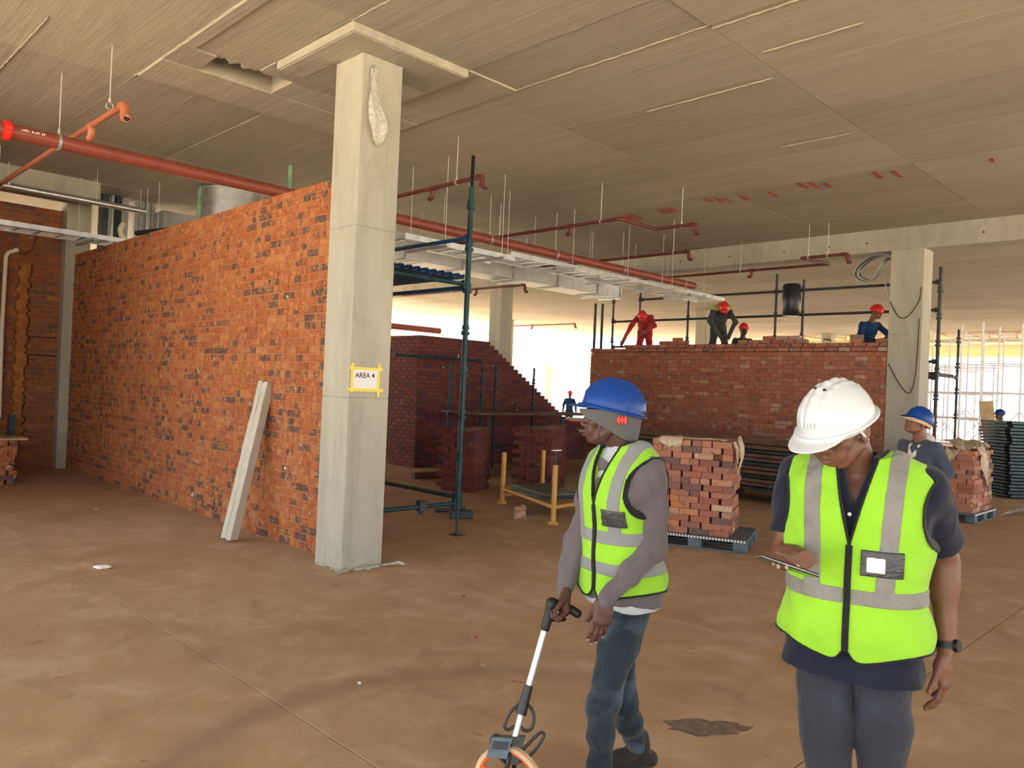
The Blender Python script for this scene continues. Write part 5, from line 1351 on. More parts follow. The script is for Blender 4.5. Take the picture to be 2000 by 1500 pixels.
# ================================================================== man with the phone (nearest, right)
def man_phone():
    d0 = 2.55
    R_ = person_root(at(1680, 787, d0).dot(RT), d0, 'man in a white hard hat and lime vest looking down at his phone')
    q = lambda px, py, dd=0.0: pl_(px, py, d0 + dd, R_)
    hip = q(1664, 1330, .02); hip[1] = .03
    neck = q(1680, 893, .02)
    up = nrm(neck - hip); fr = V3(-.52, -.86, 0); fr = nrm(fr - up * (fr @ up)); rt = np.cross(fr, up)   # body's right
    M = frame(neck - up * .555, rt, fr, up)      # torso frame; z=.555 at the neck base
    T = lambda *p: towld(M, p)
    W = 1.15
    # skin: head, neck, arms, hands
    hd = q(1640, 838, .0); F_ = nrm(V3(-.80, -.47, -.38)); rgt = nrm(np.cross(F_, V3(.03, 0, 1))); upv = np.cross(rgt, F_)
    HM = frame(hd, rgt, F_, upv)
    hf = head_field(.0028, wide=1.05)
    shL, shR = T(-.175 * W, -.01, .475), T(.175 * W, -.01, .475)      # his left is at the photo's right
    elL = q(1842, 1095, .06); wrL = q(1848, 1268, .0)
    elR = q(1536, 1085, .10); wrR = q(1552, 1085, -.14)
    body = Fld(*bounds([T(0, 0, .2), shL, shR, elL, wrL + V3(0, 0, -.22), elR, wrR, neck + V3(0, 0, .1), hd], .12), .0042)
    body.cap(towld(M, (0, -.03, .46)), towld(HM, (0, -.030, -.045)), .066, .060, k=.03)
    limb(body, [shL, elL, wrL], [.056, .044, .029]); limb(body, [shR, elR, wrR], [.056, .044, .029])
    body.ell(lerp(elL, wrL, .25), (.045, .045, .075), k=.03)
    body.cap(T(-.1, 0, .42), T(.1, 0, .42), .08, .08)
    dL = nrm(V3(-.06, -.10, -1)); tipsL = hand_field(body, wrL + dL * .012, dL, nrm(V3(-.75, .62, -.05)), nrm(V3(-.62, -.78, 0)), (.28, .38, .28), thumb=(.35, .95, .25), thumb_curl=.2, sc=1.08)
    ph_c = q(1537, 1106, -.36)                                        # phone centre
    ax_l = nrm(V3(.93, -.12, -.26)); nph = nrm(np.cross(ax_l, V3(.12, .95, -.25))); nph = nph if nph[2] > 0 else -nph; wph = nrm(np.cross(nph, ax_l))
    # right hand holds the phone from below: palm up, fingers wrap over its near edge
    dR = nrm(V3(-.62, -.62, -.28)); nR = nrm(nph * .9 + V3(.1, .2, .2)); nR = nrm(nR - dR * (nR @ dR)); tR = nrm(np.cross(nR, dR)); 
    wr2 = ph_c - dR * .10 - nph * .030 + V3(.03, .02, 0)
    body.cap(wrR, wr2, .029, .027, k=.02)
    tR = -tR if tR @ V3(-.3, .9, 0) < 0 else tR
    tipsR = hand_field(body, wr2, dR, nR, tR, ((.15, .9, .7), (.1, .9, .7), (.1, .85, .7), (.15, .9, .7)), thumb=(.75, .5, .55), thumb_curl=.7, sc=1.05)
    bo = fld_obj('body', [(hf, HM), (body, None)], 'skin', R_)
    place_eyes(bo, HM, (0, -.004)); brows(bo, HM)
    hh = hair_field(hf, .045, -.045); fld_obj('hair', [(hh, HM)], 'hair', R_)
    lf = Fld((-.03, .08, -.095), (.03, .11, -.05), .002); 
    for s in (-1, 1): lf.cap((s * .019, .0885, -.0755), (0, .098, -.0768), .0045, .0070, k=.004)
    fld_obj('lips', [(lf, HM)], 'lip', bo)
    nails(bo, tipsL, nrm(V3(-.75, .62, -.05))); nails(bo, tipsR[:4], nR)
    # polo shirt
    sf = Fld((-.36, -.22, -.22), (.36, .24, .62), .005)
    sf.loft([(-.145, 0, 0, .178 * W, .128)] + torso_secs(W * 1.02, 1.08, .012)[1:], off=.011, k=.02)
    for s, e_ in ((-1, elL), (1, elR)):
        e2 = toloc(M, e_); s0 = V3(s * .168 * W, -.012, .472); tip = s0 + (e2 - s0) * .74
        sf.cap((s * .07, -.012, .505), s0, .062, .068, k=.04); sf.cap(s0, tip, .070, .070 if s > 0 else .078, k=.02)
        n_ = nrm(e2 - s0); X, Y, Z = sf.full(); side = (X * s > .10) & (Z > .12)
        pl2 = (X - tip[0]) * n_[0] + (Y - tip[1]) * n_[1] + (Z - tip[2]) * n_[2]
        sf.f = np.where(side, np.maximum(sf.f, pl2), sf.f).astype(np.float32)
    sf.wrinkle(.006, 1.0, 5)
    X, Y, Z = sf.full()
    # collar
    for s in (-1, 1):
        sf.cap((s * .066, -.055, .560), (s * .072, .020, .545), .013, .014, k=.012); sf.cap((s * .072, .020, .545), (s * .022, .098, .475), .013, .010, k=.012)
        sf.cap((s * .060, .045, .515), (s * .048, .098, .455), .014, .010, k=.014)
    sf.cap((-.066, -.055, .560), (.066, -.055, .560), .014, .014, k=.012); sf.cap((0, -.075, .555), (0, -.07, .54), .02, .02, k=.02)
    vcut = np.maximum(np.abs(X) - np.clip((Z - .40) * .30, -.01, .05), -(Y - .04)); sf.f = np.where(Z > .40, np.maximum(sf.f, -vcut), sf.f)
    nk = np.sqrt(X ** 2 + (Y + .005) ** 2) - .058; sf.f = np.where(Z > .50, np.maximum(sf.f, -nk), sf.f).astype(np.float32)
    # hem of the shirt falls below the vest
    shirt = fld_obj('polo_shirt', [(sf, M)], 'navy', R_)
    bm = bmesh.new(); bmesh.ops.create_uvsphere(bm, u_segments=10, v_segments=6, radius=.0065, matrix=Matrix(M.tolist()) @ Matrix.Translation((.006, .148, .385)) @ Matrix.Diagonal((1, .5, 1, 1))); obj('button', bm, 'paper', shirt, True)
    vest, vf, XYZ = build_vest(R_, M, W, 1.08, .014, -.055, 1, [(.135, .024, 0.0)], .112, .026, .290, .12, pipe_w=.0035)
    chest_pocket(vest, vf, XYZ, M, -.155, -.035, .205, .285, (-.105, -.052, .218, .265))
    # trousers
    ft = 0.0
    hipL, hipR = T(-.092, 0, -.03), T(.092, 0, -.03)
    knL, knR = q(1722, 1560, -.06), q(1618, 1560, -.03)
    ankL = V3(knL[0] + .02, .02, .09); ankR = V3(knR[0] + .0, .10, .09)
    tf = Fld(*bounds([hipL, hipR, knL, knR, ankL, ankR, T(0, 0, .08)], .17), .0065)
    for hp, kn, an in ((hipL, knL, ankL), (hipR, knR, ankR)):
        limb(tf, [hp, lerp(hp, kn, .5), kn, lerp(kn, an, .4), an], [.098, .084, .070, .066, .056], k=.012)
    tf.ell(T(0, -.015, -.01), (.185, .125, .10), R=[tuple(rt), tuple(fr), tuple(up)], k=.05)
    tf.wrinkle(.008, .8, 9)
    tr_ = fld_obj('trousers', [(tf, None)], 'grey_jeans', R_)
    bm = bmesh.new(); tube(bm, [T(-.02, .128, -.02), T(-.020, .132, -.08), T(-.005, .122, -.125)], .0035, 6); obj('fly_seam', bm, 'denim', tr_)
    sh = Fld(*bounds([ankL, ankR], .30), .006); shoe(sh, ankL, ankL + fr * .2); s1 = fld_obj('shoe', [(sh, None)], 'boot', R_)
    sh = Fld(*bounds([ankL, ankR], .30), .006); shoe(sh, ankR, ankR + fr * .2); fld_obj('shoe', [(sh, None)], 'boot', R_)
    # hard hat
    hm = helmet(R_, HM, 'helmet_white', .0036, brim=1.12, lift=.004, tilt=-.04, fwd=.018)
    hm['label'] = 'white hard hat with small vent slots'
    MM = Matrix(tilted(HM, -.04).tolist()) @ Matrix.Translation((0, .018, 0))
    for k in range(4):
        for s in (1,):
            bm = bmesh.new(); x = -.020 + .0135 * k; bx(bm, (x - .0045, -.0, 0), (x + .0045, .005, .006), None)
            bm.transform(MM @ Matrix.Translation((.0, .030 - .003 * k, .158))); obj('vent_slot', bm, 'ink', hm)
    bm = bmesh.new(); ring(bm, (0, 0, 0), (0, 0, 1), .098, .020, .006, 36); bm.transform(MM @ Matrix.Translation((0, -.016, .012)) @ Matrix.Diagonal((.86, 1.12, 1, 1))); obj('headband', bm, 'helmet_white', hm, True)
    # raised maker's oval on the brow: an unlettered embossed shape
    bm = bmesh.new()
    for x in (-.018, -.006, .006, .018): bx(bm, (x - .005, -.002, -.008), (x + .004, .002, .008), None, .001)
    bm.transform(MM @ Matrix.Translation((0.0, .123, .075)) @ Matrix.Rotation(.35, 4, 'X')); obj('embossed_mark', bm, 'helmet_white', hm)
    for s in (-1, 1):
        bm = bmesh.new(); tube(bm, [(s * .088, .005, .02), (s * .086, -.02, -.02), (s * .075, -.045, -.045)], .0045, 8); bm.transform(MM); obj('strap', bm, 'helmet_white', hm, True)
    # wrist watch
    bm = bmesh.new(); wd = nrm(wrL - elL); wp = wrL - wd * .015
    ring(bm, Vector(wp), Vector(wd), .0315, .022, .0035, 24)
    wt = obj('wristwatch', bm, 'black_rubber', R_, True, .8)
    out = nrm(V3(.55, -.80, -.1)); out = nrm(out - wd * (out @ wd)); bm = bmesh.new()
    mx = Matrix(frame(wp + out * .036, nrm(np.cross(wd, out)), wd, out).tolist()); bmesh.ops.create_cone(bm, cap_ends=True, segments=24, radius1=.021, radius2=.019, depth=.011, matrix=mx); obj('watch_case', bm, 'metal_dark', wt, True, .7)
    # pale tag in the pocket
    bm = bmesh.new(); bx(bm, (-.026, -.004, -.008), (.026, .004, .008), None, .003); pp = q(1768, 1311, -.10)
    bm.transform(Matrix(frame(pp, rt, fr, up).tolist())); obj('pocket_clip', bm, 'pvc_white', R_)
    # the phone is a thing of its own
    t = bpy.data.objects.new('phone', None); C.objects.link(t); t.matrix_world = R_.matrix_world @ Matrix(frame(ph_c, ax_l, wph, nph).tolist()); tag(t, 'dark mobile phone held by the man in the white hard hat', 'phone')
    box('phone_case', (-.082, -.039, -.005), (.082, .039, .004), 'phone_body', t, .004); box('screen', (-.078, -.035, .004), (.078, .035, .0052), 'ink', t, .0005)
    box('side_trim', (-.083, -.040, -.0015), (.083, .040, .0012), 'galv', t, .001)
man_phone()

# ================================================================== man with the measuring wheel (centre)
def man_wheel():
    d0 = 3.38
    R_ = person_root(at(1215, 768, d0).dot(RT), d0, 'man in a blue hard hat and lime vest pushing a measuring wheel')
    q = lambda px, py, dd=0.0: pl_(px, py, d0 + dd, R_)
    hip = q(1212, 1178, .02); neck = q(1218, 872, .0)
    up = nrm(neck - hip); fr = V3(-.80, -.60, 0); fr = nrm(fr - up * (fr @ up)); rt = np.cross(fr, up)
    M = frame(neck - up * .555, rt, fr, up); T = lambda *p: towld(M, p)
    W = .95
    hd = q(1188, 815, -.0); F_ = nrm(V3(-.965, .10, -.02)); rgt = nrm(np.cross(F_, V3(0, 0, 1))); upv = np.cross(rgt, F_)
    HM = frame(hd, rgt, F_, upv); hf = head_field(.003)
    shL, shR = T(-.162, -.012, .468), T(.162, -.012, .468)
    elL = q(1276, 1070, -.12); wrL = q(1186, 1165, -.26)
    elR = q(1128, 1058, .08); wrR = q(1103, 1152, .0)
    body = Fld(*bounds([shL, shR, elL, wrL, wrL + V3(-.06, 0, -.2), elR, wrR + V3(-.1, 0, -.12), hd], .10), .0045)
    body.cap(T(0, -.03, .46), towld(HM, (0, -.030, -.045)), .058, .056, k=.03)
    body.ell(towld(HM, (0, .035, -.10)), (.03, .03, .02), k=.03)
    limb(body, [shL, elL, wrL], [.045, .036, .028]); limb(body, [shR, elR, wrR], [.045, .036, .028]); body.cap(T(-.1, 0, .42), T(.1, 0, .42), .07, .07)
    dL = nrm(V3(-.20, -.12, -.95)); nL = nrm(V3(-.25, .95, -.05)); nL = nrm(nL - dL * (nL @ dL)); tL = nrm(V3(-.9, -.2, .15)); tL = nrm(tL - dL * (tL @ dL) - nL * (tL @ nL))
    tipsL = hand_field(body, wrL + dL * .015, dL, nL, tL, (.18, .30, .25), thumb=(.12, 1, .5), thumb_curl=.2, sc=1.0)
    hc = q(1102, 1188, .0)
    dR = nrm(V3(.0, -.45, -.85)); nR = nrm(V3(-.95, -.25, .1)); nR = nrm(nR - dR * (nR @ dR)); tR = nrm(np.cross(dR, nR)); tR = tR if tR[1] < 0 else -tR
    tipsR = hand_field(body, wrR + dR * .01, dR, nR, tR, (.75, 1.25, .9), thumb=(.3, .8, .6), thumb_curl=.6, sc=1.0)
    bo = fld_obj('body', [(hf, HM), (body, None)], 'skin_dark', R_); place_eyes(bo, HM); brows(bo, HM)
    fld_obj('hair', [(hair_field(hf, .05, -.055), HM)], 'hair', R_); nails(bo, tipsL, nL)
    # pale t-shirt at the neck and hem, grey sweatshirt over it
    ts = Fld((-.22, -.2, -.17), (.22, .24, .60), .005); ts.loft([(-.13, 0, -.0, .165, .120)] + torso_secs(W, 1, 0)[1:], off=.012, k=.02)
    X, Y, Z = ts.full(); ts.f = np.maximum(ts.f, np.maximum(-(np.sqrt(X ** 2 + (Y - .0) ** 2) - .056) if False else ts.f, (-.125 - Z))).astype(np.float32)
    nk = np.sqrt(X ** 2 + (Y + .0) ** 2) - .055; ts.f = np.where(Z > .49, np.maximum(ts.f, -nk), ts.f).astype(np.float32); ts.wrinkle(.005, 1, 3)
    fld_obj('t_shirt', [(ts, M)], 'pale_tee', R_)
    sf = Fld(*bounds([toloc(M, p) for p in (shL, elL, wrL, shR, elR, wrR)] + [(-.2, -.15, -.13), (.2, .15, .58)], .10), .005)
    sf.loft([(-.10, 0, -.0, .168, .122)] + torso_secs(W, 1, 0)[1:-1], off=.020, k=.02)
    for s, e_, w_ in ((-1, elL, wrL), (1, elR, wrR)):
        e2, w2 = toloc(M, e_), toloc(M, w_); s0 = V3(s * .158 * W, -.012, .468)
        sf.cap((s * .07, -.012, .495), s0, .056, .060, k=.04); limb(sf, [s0, lerp(s0, e2, .5), e2, lerp(e2, w2, .55), w2], [.064, .060, .054, .050, .038], k=.025)
        cuff = nrm(w2 - e2); sf.cap(w2 - cuff * .03, w2 + cuff * .012, .037, .035, k=.006)
    X, Y, Z = sf.full(); sf.wrinkle(.011, 1.0, 12)
    nk = np.maximum(np.sqrt(X ** 2 + (Y - .03) ** 2) - .075 - np.clip(Z - .5, -.1, .1) * .3, .44 - Z - .3 * np.minimum(Y, 0)); sf.f = np.maximum(sf.f, -nk).astype(np.float32)
    fld_obj('sweatshirt', [(sf, M)], 'grey_sweater', R_)
    vest, vf, XYZ = build_vest(R_, M, W * .97, 1.05, .004, -.060, 2, [(.185, .027, -.0), (.055, .026, -.0)], .100, .026, .315, .16, pipe_w=.0045, off=.036)
    chest_pocket(vest, vf, XYZ, M, -.145, -.045, .235, .305)
    hipL, hipR = T(-.085, 0, -.05), T(.085, 0, -.05)
    knL = q(1178, 1372, -.12); ankL = q(1168, 1530, -.06); ankL[2] = .10
    knR = q(1216, 1365, .10); ankR = q(1245, 1500, .22); ankR[2] = .13
    tf = Fld(*bounds([hipL, hipR, knL, knR, ankL, ankR, T(0, 0, .06)], .16), .006)
    for hp, kn, an in ((hipL, knL, ankL), (hipR, knR, ankR)):
        limb(tf, [hp, lerp(hp, kn, .5), kn, lerp(kn, an, .4), an], [.090, .080, .062, .058, .050], k=.03)
    tf.ell(T(0, -.02, -.03), (.160, .120, .11), R=[tuple(rt), tuple(fr), tuple(up)], k=.05); tf.wrinkle(.009, .9, 31)
    fld_obj('jeans', [(tf, None)], 'denim', R_)
    for a, dd in ((ankL, V3(-.95, -.2, 0)), (ankR, V3(-.8, -.1, 0))):
        sh = Fld(*bounds([a], .34), .006); shoe(sh, a, a + dd); sh.cap(a + V3(0, 0, .03), a, .050, .050, k=.02); fld_obj('boot', [(sh, None)], 'boot', R_)
    hm = helmet(R_, HM, 'helmet_blue', .004, brim=1.0, lift=.008, tilt=.20)
    MM = Matrix(HM.tolist())
    # sun flap of grey cloth under the hat: covers ears and neck, open at the face
    lf = Fld((-.15, -.19, -.13), (.15, .16, .06), .004)
    Xf, Yf, Zf = lf.full(); t_ = np.clip((.03 - Zf) / .14, 0, 1)
    e = np.sqrt((Xf / (.104 - .030 * t_)) ** 2 + ((Yf + .012 + .012 * t_) / (.135 - .035 * t_)) ** 2)
    sh_ = np.abs((e - 1) * .105) - .0035
    low = -(Zf - (.018 - .115 * np.clip((.125 - Yf) / .20, 0, 1)))
    lf.f = np.maximum(np.maximum(sh_, low), Zf - .035).astype(np.float32)
    fld_obj('sun_flap', [(lf, HM)], 'liner', hm)
    # red ratchet clip behind the ear and thin chin strap
    bm = bmesh.new()
    for s in (-1, 1):
        bx(bm, (s * .098 - .012, -.075, -.020), (s * .098 + .012, -.035, .006), None, .003); 
        for k in range(3): bx(bm, (s * .104 - .012, -.072 + .013 * k, -.024), (s * .104 + .012, -.066 + .013 * k, .010), None, .001)
    bm.transform(MM); obj('ratchet_clip', bm, 'clamp_red', hm)
    bm = bmesh.new()
    for s in (-1, 1): tube(bm, [(s * .088, .030, .01), (s * .074, .045, -.06), (s * .040, .052, -.105), (0, .055, -.112)], .0035, 6)
    bm.transform(MM); obj('chin_strap', bm, 'liner', hm, True)
    # ---- the measuring wheel
    dw = d0 - .02
    wc = pl_(993, 1545, dw - .16, R_); rw = .155; wc[2] = rw
    top = hc + V3(-.035, -.0, .0); j = pl_(1022, 1378, dw - .10, R_); low_ = pl_(1003, 1452, dw - .14, R_); hb_ = pl_(1066, 1222, dw - .03, R_)
    t = bpy.data.objects.new('measuring_wheel', None); C.objects.link(t); t.matrix_world = R_.matrix_world @ Matrix.Translation(Vector((wc[0], wc[1], 0))); tag(t, 'measuring wheel with a silver pole and black pistol grip held by the man', 'measuring wheel')
    o3 = V3(wc[0], wc[1], 0); r_ = lambda p: Vector(np.array(p) - o3)
    axle = nrm(V3(.45, .89, 0)); fw_ = V3(axle[1], -axle[0], 0) * -1; up3 = V3(0, 0, 1)
    bm = bmesh.new(); ring(bm, r_(wc), Vector(axle), rw - .018, .026, .018, 64); o = obj('tyre', bm, 'tan_rubber', t)
    bm = bmesh.new(); ring(bm, r_(wc), Vector(axle), rw - .028, .018, .012, 64); obj('rim', bm, 'orange_plastic', t)
    for k in range(5):
        a = 2 * math.pi * k / 5 + .3; dd = fw_ * math.cos(a) + up3 * math.sin(a)
        pipe('spoke', [r_(wc + dd * .02), r_(wc + dd * (rw - .025))], .009, 'orange_plastic', t, 8)
    bm = bmesh.new(); bmesh.ops.create_cone(bm, cap_ends=True, segments=28, radius1=.045, radius2=.04, depth=.05, matrix=Matrix(frame(wc - o3, fw_, np.cross(axle, fw_), axle).tolist())); obj('hub', bm, 'black_plastic', t, True, .7)
    fk = low_ - wc
    for s in (-1, 1): 
        bm = bmesh.new(); tube(bm, [r_(wc + axle * .035 * s), r_(wc + axle * .035 * s + fk * .72), r_(low_ + axle * .01 * s)], .0095, 8); obj('fork_arm', bm, 'black_plastic', t, True)
    pipe('lower_pole', [r_(low_ - (j - low_) * .15), r_(j)], .0135, 'aluminium', t, 16); pipe('upper_pole', [r_(j), r_(hb_)], .0145, 'aluminium', t, 16)
    pd = nrm(hb_ - j)
    bm = bmesh.new(); tube(bm, [r_(j - pd * .035), r_(j + pd * .03), r_(j + pd * .085)], .024, 12, True, .017); obj('joint_sleeve', bm, 'black_plastic', t, True, .8)
    sd = nrm(V3(1, -.05, 0))
    lpts = lambda s, sc_: [r_(j + pd * .01 + sd * .014 * s), r_(j - pd * .03 + sd * .052 * s * sc_), r_(j - pd * .085 + sd * .062 * s * sc_), r_(j - pd * .10 + sd * .040 * s * sc_), r_(j - pd * .085 + sd * .012 * s)]
    for s, sc_ in ((-1, .85), (1, 1.0)):
        bm = bmesh.new(); tube(bm, catmull(lpts(s, sc_), 5), .0065, 8); obj('release_loop', bm, 'black_plastic', t, True)
    # counter box and folding stand loops
    cb = low_ + V3(-.045, -.02, -.0); mx = Matrix(frame(cb - o3, sd, nrm(np.cross(pd, sd)) * 1.0, pd).tolist())
    bm = bmesh.new(); bx(bm, (-.052, -.032, -.045), (.032, .032, .035), mx); cbx = obj('counter_box', bm, 'grey_plastic', t)
    bm = bmesh.new(); bx(bm, (-.040, -.036, -.010), (.022, -.030, .020), mx); obj('counter_window', bm, 'metal_dark', cbx)
    bm = bmesh.new(); bx(bm, (-.020, -.024, -.06), (.025, .024, .05), Matrix(frame(low_ - o3 + V3(.01, 0, -.02), sd, nrm(np.cross(pd, sd)), pd).tolist())); obj('bracket', bm, 'black_plastic', t)
    for s, L in ((-1, .085), (1, .100)):
        b0 = low_ + V3(0, -.02, -.03)
        P = [b0 + sd * .02 * s - pd * .04, b0 + sd * .075 * s - pd * .0, b0 + sd * .105 * s + pd * .045 * (1 if s < 0 else 1.6), b0 + sd * .085 * s + pd * .065 * (1 if s < 0 else 1.3), b0 + sd * .045 * s + pd * .03, b0 + sd * .015 * s - pd * .01]
        bm = bmesh.new(); tube(bm, catmull([r_(p) for p in P], 5), .0065, 8); obj('stand_loop', bm, 'black_plastic', t, True)
    # pistol grip
    gf = Fld(*bounds([hb_, top, hc], .12), .004); g1 = hb_ + pd * .0; g2 = hb_ + pd * .095
    gf.cap(g1 - pd * .01, g2, .019, .022, k=.01); gf.cap(g2, hc + V3(.03, -.02, .0), .022, .017, k=.02); gf.cap(hc + V3(.03, -.02, 0), hc + V3(.055, -.03, -.012), .017, .019, k=.012)
    gf.cap(g1 + pd * .03, hc + V3(.0, -.01, -.045), .012, .010, k=.01)
    gf.f = gf.f; v_, q_ = gf.net(); v_ = v_ - o3; me = bpy.data.meshes.new('grip'); me.from_pydata(v_.tolist(), [], q_.tolist()); 
    for p_ in me.polygons: p_.use_smooth = True
    mesh_obj('grip', me, t, 'black_rubber')
man_wheel()

# ================================================================== the other people
def figure(x, d, z, label, pos, look, mats, h=.011, hat='helmet_red', group=None, mouth=0.0, vest=None):
    """pos: dict of joints in the person's frame (metres). mats: top, trousers, skin"""
    R_ = person_root(x, d, label, group); R_.matrix_world = Matrix.Translation((0, 0, z)) @ R_.matrix_world
    hip, neck = np.array(pos['hip']), np.array(pos['neck']); up = nrm(neck - hip); fr = np.array(pos['front'], float); fr = nrm(fr - up * (fr @ up)); rt = np.cross(fr, up)
    M = frame(neck - up * .555, rt, fr, up); T = lambda *p: towld(M, p)
    F_ = nrm(look); rgt = nrm(np.cross(F_, pos.get('hup', V3(0, 0, 1)))); upv = np.cross(rgt, F_); HM = frame(pos['head'], rgt, F_, upv)
    top, tro, sk = mats
    shL, shR = T(-.165, -.01, .468), T(.165, -.01, .468)
    ar = {-1: (shL, np.array(pos['elL']), np.array(pos['wrL'])), 1: (shR, np.array(pos['elR']), np.array(pos['wrR']))}
    allp = [p for a in ar.values() for p in a] + [np.array(pos['head'])]
    body = Fld(*bounds(allp, .17), max(.006, h * .6)); body.cap(T(0, -.02, .46), towld(HM, (0, -.03, -.04)), .06, .056, k=.03)
    for s, (a, e, w_) in ar.items():
        limb(body, [a, e, w_], [.045, .038, .028]); dr = nrm(w_ - e); n_ = nrm(np.cross(dr, (.3, .2, 1))); 
        hand_field(body, w_ + dr * .01, dr, n_, nrm(np.cross(n_, dr)), (.3, .5, .4), sc=1.05)
    hf = head_field(min(h, .006), mouth)
    bo = fld_obj('body', [(hf, HM), (body, None)], sk, R_)
    if h < .009: place_eyes(bo, HM); 
    fld_obj('hair', [(hair_field(hf, .05, -.05), HM)], 'hair', R_)
    pts = [np.array(pos[k]) for k in ('kL', 'kR', 'aL', 'aR')]; same = top == tro
    sf = Fld(*bounds([p for a in ar.values() for p in a] + [T(0, 0, -.12), T(0, 0, .58)], .16), h)
    # torso as a chain of ellipsoids in its own frame
    RR = [tuple(rt), tuple(fr), tuple(up)]
    for z_, a, b, c in ((-.02, .165, .125, .11), (.10, .158, .122, .12), (.22, .168, .128, .13), (.34, .182, .132, .13), (.44, .178, .115, .09)): sf.ell(T(0, 0, z_), (a, b, c), R=RR, k=.03)
    for s, (a, e, w_) in ar.items():
        sf.cap(T(s * .06, -.01, .49), a, .058, .062, k=.04); limb(sf, [a, e, w_], [.064, .056, .044], k=.03)
    sf.wrinkle(.010, 1, 7); fld_obj('overall_top' if same else 'jacket', [(sf, None)], top, R_)
    tf = Fld(*bounds(pts + [T(0, 0, 0)], .19), h); tf.ell(T(0, -.01, -.01), (.17, .128, .12), R=RR, k=.05)
    for s, kk, aa in ((-1, 'kL', 'aL'), (1, 'kR', 'aR')):
        limb(tf, [T(s * .085, 0, -.04), np.array(pos[kk]), np.array(pos[aa])], [.098, .072, .058], k=.035)
    tf.wrinkle(.010, 1, 17); fld_obj('trousers', [(tf, None)], tro, R_)
    for aa, sd in (('aL', -1), ('aR', 1)):
        a = np.array(pos[aa]); sh = Fld(*bounds([a], .32), .009); shoe(sh, a, a + V3(fr[0], fr[1], 0) + V3(0, 1e-3, 0)); fld_obj('boot', [(sh, None)], 'boot', R_)
    hm = helmet(R_, HM, hat, min(h, .007), brim=1.0, lift=.004)
    return R_, M, HM, T, hm
# bystander right, head thrown back
x_, d_ = at(1800, 790, 7.6).dot(RT), 7.6
Rb, Mb, HMb, Tb, hmb = figure(x_, d_, 0, 'man in a blue hard hat and denim jacket gazing up beside the right column',
    dict(hip=(.02, .02, .93), neck=(.0, .0, 1.45), front=(-.85, -.4, 0), head=(-.045, -.02, 1.605), hup=V3(.35, 0, 1), elL=(.16, -.22, 1.15), wrL=(.0, -.32, 1.0), elR=(-.02, .26, 1.15), wrR=(-.12, .22, .95), kL=(.0, -.08, .5), kR=(.02, .1, .5), aL=(.02, -.1, .095), aR=(.06, .12, .095)),
    (-.93, -.22, .34), ('denim_jacket', 'grey_jeans', 'skin_mid'), h=.007, hat='helmet_blue', mouth=.004)
hmb['label'] = 'blue hard hat over a beige cap'
f = Fld((-.14, -.14, .36), (.14, .14, .62), .006); f.cap((0, -.06, .49), (0, -.08, .53), .10, .085, k=.03)
for s in (-1, 1): f.cap((s * .06, -.05, .53), (s * .045, .06, .49), .028, .022, k=.03); f.cap((s * .045, .07, .48), (s * .02, .12, .40), .022, .02, k=.02)
fld_obj('hood', [(f, Mb)], 'hoodie', Rb)
f = Fld((-.12, -.17, -.03), (.12, .21, .06), .004); X, Y, Z = f.full(); e = np.sqrt((X / .10) ** 2 + ((Y + .01) / .128) ** 2)
f.f = np.minimum(np.maximum(np.abs((e - 1) * .1) - .004, np.abs(Z - .012) - .022), np.maximum((np.sqrt((X / .088) ** 2 + ((Y - .09) / .105) ** 2) - 1) * .08, np.abs(Z - .018 + .3 * np.maximum(Y - .1, 0)) - .006)).astype(np.float32)
fld_obj('cap_brim', [(f, HMb)], 'tan_rubber', hmb)
# bricklayers on the scaffold deck (deck top at 2.41)
ZD = 2.41
def px_person(px, X):   # camera-frame x and depth of the point on plane X = const under image column px near the wall top
    r = FW + CX * ((px - 1000) / F) + CY * ((750 - 640) / F); t = X / r.x; p = r * t
    return p.dot(RT), p.dot(FH)
x_, d_ = px_person(1256, 15.55)
figure(x_, d_, ZD, 'bricklayer in red overalls bending over the far end of the red brick wall',
    dict(hip=(.08, .18, .95), neck=(-.02, -.22, 1.22), front=(-.1, -.8, -.8), head=(-.10, -.38, 1.17), hup=V3(0, -.6, .8), elL=(.20, -.38, .98), wrL=(.02, -.40, .86), elR=(-.33, -.30, .98), wrR=(-.50, -.34, .62), kL=(.17, .0, .50), kR=(-.08, .0, .50), aL=(.16, .05, .09), aR=(-.08, .05, .09)),
    (-.05, -.75, -.66), ('overall_red', 'overall_red', 'skin_mid'), h=.011)
x_, d_ = px_person(1406, 15.55)
Ry, My, HMy, Ty, hy = figure(x_, d_, ZD, 'bricklayer in dark clothes with yellow shoulders bending down to the red brick wall',
    dict(hip=(.03, .20, .98), neck=(-.01, -.15, 1.36), front=(0, -.8, -.6), head=(-.01, -.28, 1.30), hup=V3(0, -.7, .7), elL=(.27, -.25, 1.02), wrL=(.08, -.42, .66), elR=(-.29, -.25, 1.02), wrR=(-.06, -.42, .64), kL=(.14, .05, .52), kR=(-.14, .05, .52), aL=(.14, .08, .09), aR=(-.14, .08, .09)),
    (.0, -.72, -.69), ('overall_dark', 'overall_dark', 'skin_dark'), h=.011)
f = Fld((-.24, -.17, .36), (.24, .17, .58), .009); f.cap((-.15, -.03, .48), (.15, -.03, .48), .095, .095, k=.03); f.cap((0, -.06, .50), (0, -.05, .55), .10, .09)
fld_obj('yellow_yoke', [(f, My)], 'olive_yellow', Ry)
x_, d_ = px_person(1452, 16.35)
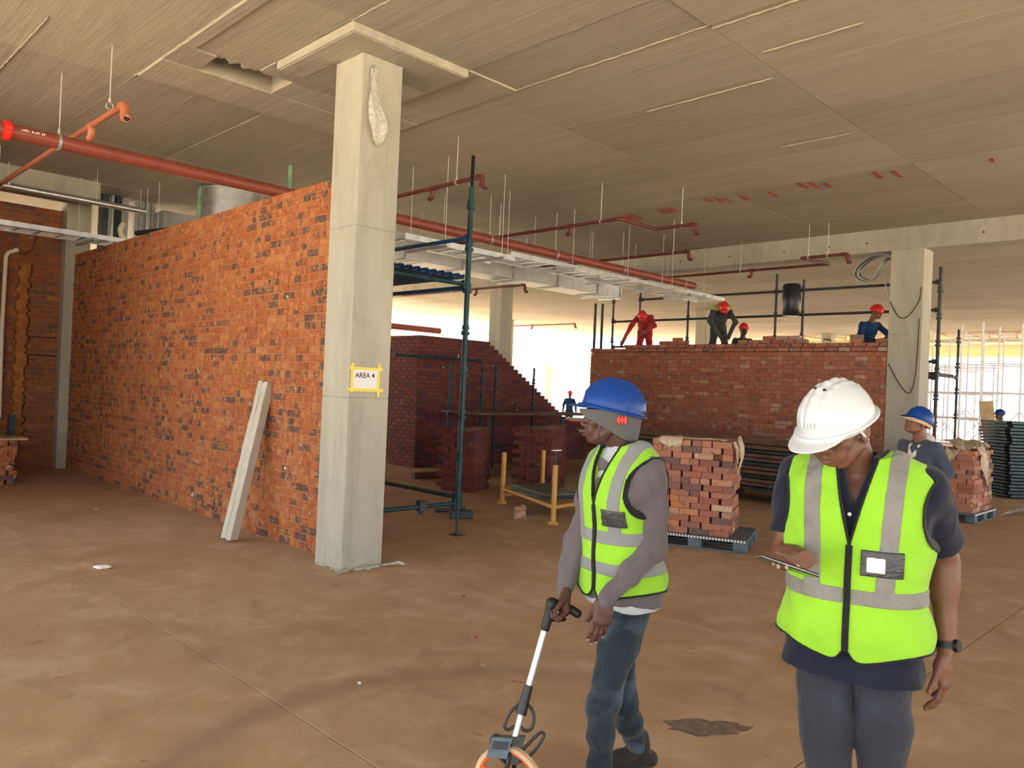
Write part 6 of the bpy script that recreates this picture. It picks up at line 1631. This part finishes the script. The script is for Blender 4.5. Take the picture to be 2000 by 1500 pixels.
figure(x_, d_, 1.90, 'dark-clothed worker in a red hard hat half hidden behind the red brick wall',
    dict(hip=(0, .05, .82), neck=(0, .0, 1.26), front=(0, -1, 0), head=(0, -.03, 1.43), elL=(.26, -.05, 1.0), wrL=(.15, -.25, .9), elR=(-.26, -.05, 1.0), wrR=(-.15, -.25, .9), kL=(.12, -.05, .45), kR=(-.12, -.05, .45), aL=(.12, 0, .095), aR=(-.12, 0, .095)),
    (0, -1, -.05), ('overall_dark', 'overall_dark', 'shadow_skin'), h=.012)
x_, d_ = px_person(1702, 15.60)
figure(x_, d_, ZD - .30, 'bricklayer in blue overalls leaning on the red brick wall by the column',
    dict(hip=(-.02, .22, .82), neck=(.00, .0, 1.26), front=(.2, -1, -.2), head=(.06, -.07, 1.42), elL=(.27, -.18, .98), wrL=(.10, -.36, .86), elR=(-.27, -.12, .96), wrR=(-.04, -.36, .84), kL=(.1, .1, .45), kR=(-.14, .1, .45), aL=(.1, .1, .095), aR=(-.14, .1, .095)),
    (.45, -.85, -.25), ('overall_blue', 'overall_blue', 'skin_mid'), h=.010)
# tiny figures far off
o_ = at(1955, 800, 20.5)
figure(o_.dot(RT), 20.5, 0, 'distant worker in a teal shirt at the far right behind the steel planks',
    dict(hip=(0, 0, .93), neck=(0, 0, 1.44), front=(-1, 0, 0), head=(-.03, 0, 1.60), elL=(.0, -.24, 1.15), wrL=(-.1, -.25, .92), elR=(.0, .24, 1.15), wrR=(-.1, .25, .92), kL=(0, -.1, .5), kR=(0, .1, .5), aL=(0, -.1, .095), aR=(0, .1, .095)),
    (-1, 0, 0), ('teal_cloth', 'grey_jeans', 'skin_mid'), h=.014, hat='helmet_blue')
o_ = at(1112, 800, 34)
figure(o_.dot(RT), 34, 0, 'very distant standing worker seen in the bright gap left of the blue hard hat',
    dict(hip=(0, 0, .93), neck=(0, 0, 1.44), front=(0, -1, 0), head=(0, 0, 1.60), elL=(.26, 0, 1.15), wrL=(.28, 0, .9), elR=(-.26, 0, 1.15), wrR=(-.28, 0, .9), kL=(.1, 0, .5), kR=(-.1, 0, .5), aL=(.1, 0, .095), aR=(-.1, 0, .095)),
    (0, -1, 0), ('overall_blue', 'grey_jeans', 'skin_mid'), h=.018, hat='helmet_red')
